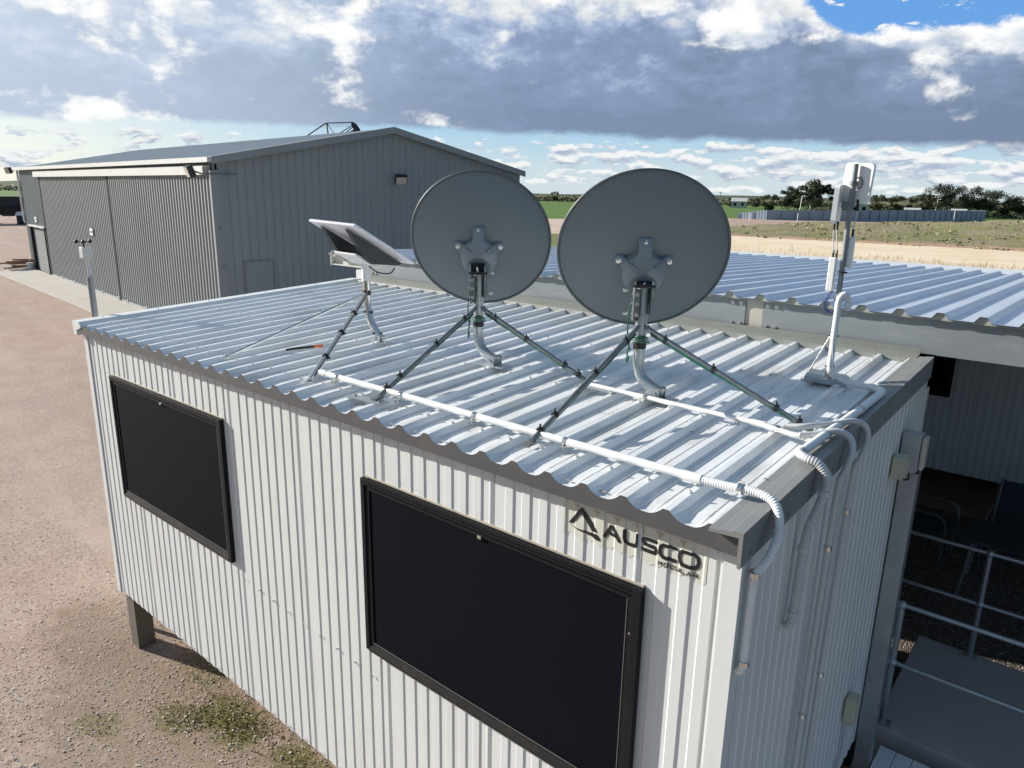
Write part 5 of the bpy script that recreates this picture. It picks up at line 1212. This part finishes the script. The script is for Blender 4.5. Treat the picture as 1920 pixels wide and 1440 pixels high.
def tree_mesh(seed, H_, Wd, leaf, bark, bare=.28, n_leaf=1500, clumps=16, lsz=.30, base_spread=.5):
    """trunk that forks into limbs carrying flattened leaf clumps, with gaps between"""
    rn = random.Random(seed); t = MB(); c = MB()
    ends = []
    def limb(p, d, L, r_, lv):
        pts = [p]; dd = d
        for k in range(4):
            dd = (dd+Vector((rn.uniform(-.18, .18), rn.uniform(-.18, .18), rn.uniform(-.02, .14)))).normalized(); pts.append(pts[-1]+dd*L/4)
        t.tube(pts, r_, 7, rad=[r_*(1-.13*k) for k in range(5)])
        if lv == 0: ends.append(pts[-1]); return
        for k in range(3 if lv > 1 else 2):
            a = rn.uniform(0, 6.28); sp = rn.uniform(.45, .95)
            limb(pts[-1-(k % 2)], (dd*(1-.3*sp)+Vector((math.cos(a)*sp, math.sin(a)*sp, .10))).normalized(), L*rn.uniform(.55, .8), r_*.55, lv-1)
    limb(Vector((0,0,-.1)), Vector((rn.uniform(-.1,.1), rn.uniform(-.1,.1), 1)).normalized(), H_*bare, .035*H_, 2)
    while len(ends) < clumps:
        a = rn.uniform(0, 6.28); q = math.sqrt(rn.random())*Wd/2; ends.append(Vector((q*math.cos(a), q*math.sin(a), H_*rn.uniform(bare*.9, .92)*(1-.3*(q/(Wd/2))**2))))
    top = max(e.z for e in ends); wid = max(max(abs(e.x), abs(e.y)) for e in ends)
    kz = (H_*.93)/top; kx = (Wd/2*.88)/max(.1, wid)
    t.v = [(x*kx*.9 if z > H_*bare else x, y*kx*.9 if z > H_*bare else y, z*kz if z > 0 else z) for x, y, z in t.v]
    cl = []
    for e in ends:
        e = Vector((e.x*kx, e.y*kx, e.z*kz)); cl.append((e, rn.uniform(.11, .19)*Wd, rn.uniform(.42, .65)))
    for k in range(n_leaf):
        e, rad_, fl = cl[k % len(cl)]
        v = Vector((rn.gauss(0, 1), rn.gauss(0, 1), rn.gauss(0, 1))).normalized()*rad_*rn.random()**.45
        p = e+Vector((v.x, v.y, v.z*fl*1.3)); s_ = lsz*rn.uniform(.5, 1.2)
        a = Vector((rn.gauss(0,1), rn.gauss(0,1), rn.gauss(0,.7))).normalized(); b = a.cross(Vector((rn.gauss(0,1), rn.gauss(0,1), rn.gauss(0,1)))).normalized()
        c.add([p-a*s_*.6, p+b*s_*.35, p+a*s_*.6, p-b*s_*.35], [(0,1,2,3)])
    return t, c
KIND = {}
def make_tree(kind, loc, H_, Wd, label, rot=0.0, group='trees beyond the fence'):
    if kind not in KIND:
        s = len(KIND)*11+3
        spec = {'gum': (1.0, 1.05, 'leaf', 'bark', .30, 4200, 22, .058), 'wide': (1.0, 1.5, 'leaf', 'bark_white', .34, 4600, 24, .062), 'bushy': (1.0, 1.25, 'leaf_olive', 'bark', .20, 4200, 24, .070), 'thin': (1.0, .65, 'leaf', 'bark', .38, 2200, 13, .055)}[kind]
        t, c = tree_mesh(s, 1.0, spec[1], spec[2], spec[3], spec[4], spec[5], spec[6], spec[7])
        root = thing({'gum': 'gum_tree', 'wide': 'gum_tree', 'bushy': 'bushy_tree', 'thin': 'gum_tree'}[kind], (0,0,0), label, 'tree', group)
        t.build('trunk', spec[3], root); c.build('crown', spec[2], root); KIND[kind] = (root, spec[1]); o = root
    else: o = copy_tree(KIND[kind][0]); o['label'] = label
    w0 = KIND[kind][1]; o.location = loc; o.scale = (Wd/w0, Wd/w0, H_); o.rotation_euler = (0, 0, rot); return o
TR = [('bushy', -126.5, 300, 3.9, 3.9, 'leftmost small round tree beside the distant farmhouse'), ('bushy', -123.8, 304, 3.7, 3.4, 'small tree half behind the distant farmhouse'), ('bushy', -117.6, 302.6, 3.9, 3.9, 'small tree just right of the distant farmhouse'),
      ('bushy', -78.7, 217, 5.0, 5.6, 'low bushy tree at the left end of the big gum group'), ('gum', -71.7, 214.3, 7.4, 7.4, 'medium gum just left of the tallest gum tree'), ('gum', -64.1, 211.6, 9.2, 10.8, 'tallest broad gum tree in the group left of the antenna mast'),
      ('thin', -59.6, 214.4, 8.2, 5.0, 'narrow gum directly behind the left panel antenna of the mast'), ('bushy', -50.6, 225.7, 5.4, 5.6, 'round tree just right of the antenna mast, behind the pale building'), ('bushy', -44.7, 227.2, 5.2, 7.0, 'wide bushy tree behind the low cream hut'),
      ('bushy', -41.0, 233.1, 5.7, 8.8, 'broad bushy tree right of the cream hut, merging into its neighbours'), ('wide', -34.3, 226.2, 8.2, 8.6, 'tall gum with a pale trunk at the left of the right-hand group'), ('wide', -30.7, 232.9, 7.8, 9.4, 'flat-topped spreading gum in the middle of the right-hand group'),
      ('wide', -25.2, 231.7, 6.8, 11.0, 'widest low gum at the right of the right-hand group'), ('gum', -18.6, 234.4, 5.6, 8.6, 'gum tree cut by the right edge of the picture'), ('bushy', -248, 337, 5.4, 4.4, 'single round tree standing out of the far scrub line between the two dishes')]
for i, (kd, x, y, h, w_, lab) in enumerate(TR): make_tree(kd, (x, y, 0), h, w_, lab, i*1.7)
# far-off scrub that reads as one mass
mb = MB()
def scrub(a, b, n_, hgt, sz):
    a = Vector((*a, 0)); b = Vector((*b, 0))
    for k in range(n_):
        t = random.random(); p = a.lerp(b, t)+Vector((random.uniform(-8, 8), random.uniform(-8, 8), 0)); hh = hgt*(.55+.35*math.sin(t*37)*math.sin(t*91)+.2*math.sin(t*211))
        p.z = random.random()**.8*max(.8, hh); s_ = sz*random.uniform(.5, 1.2)
        u_ = Vector((random.gauss(0,1), random.gauss(0,1), random.gauss(0,.6))).normalized(); v_ = u_.cross(Vector((random.gauss(0,1), random.gauss(0,1), random.gauss(0,1)))).normalized()
        mb.add([p-u_*s_, p+v_*s_*.6, p+u_*s_, p-v_*s_*.6], [(0,1,2,3)])
scrub((-330, 330), (-120, 420), 6000, 4.2, .7); scrub((-140, 420), (120, 430), 5000, 4.0, .7); scrub((-640, 110), (-330, 330), 5000, 4.0, .8)
scrub((-75, 236), (-5, 246), 5000, 2.6, .4)
tag(mb.build('scrub', 'scrub'), kind='stuff')
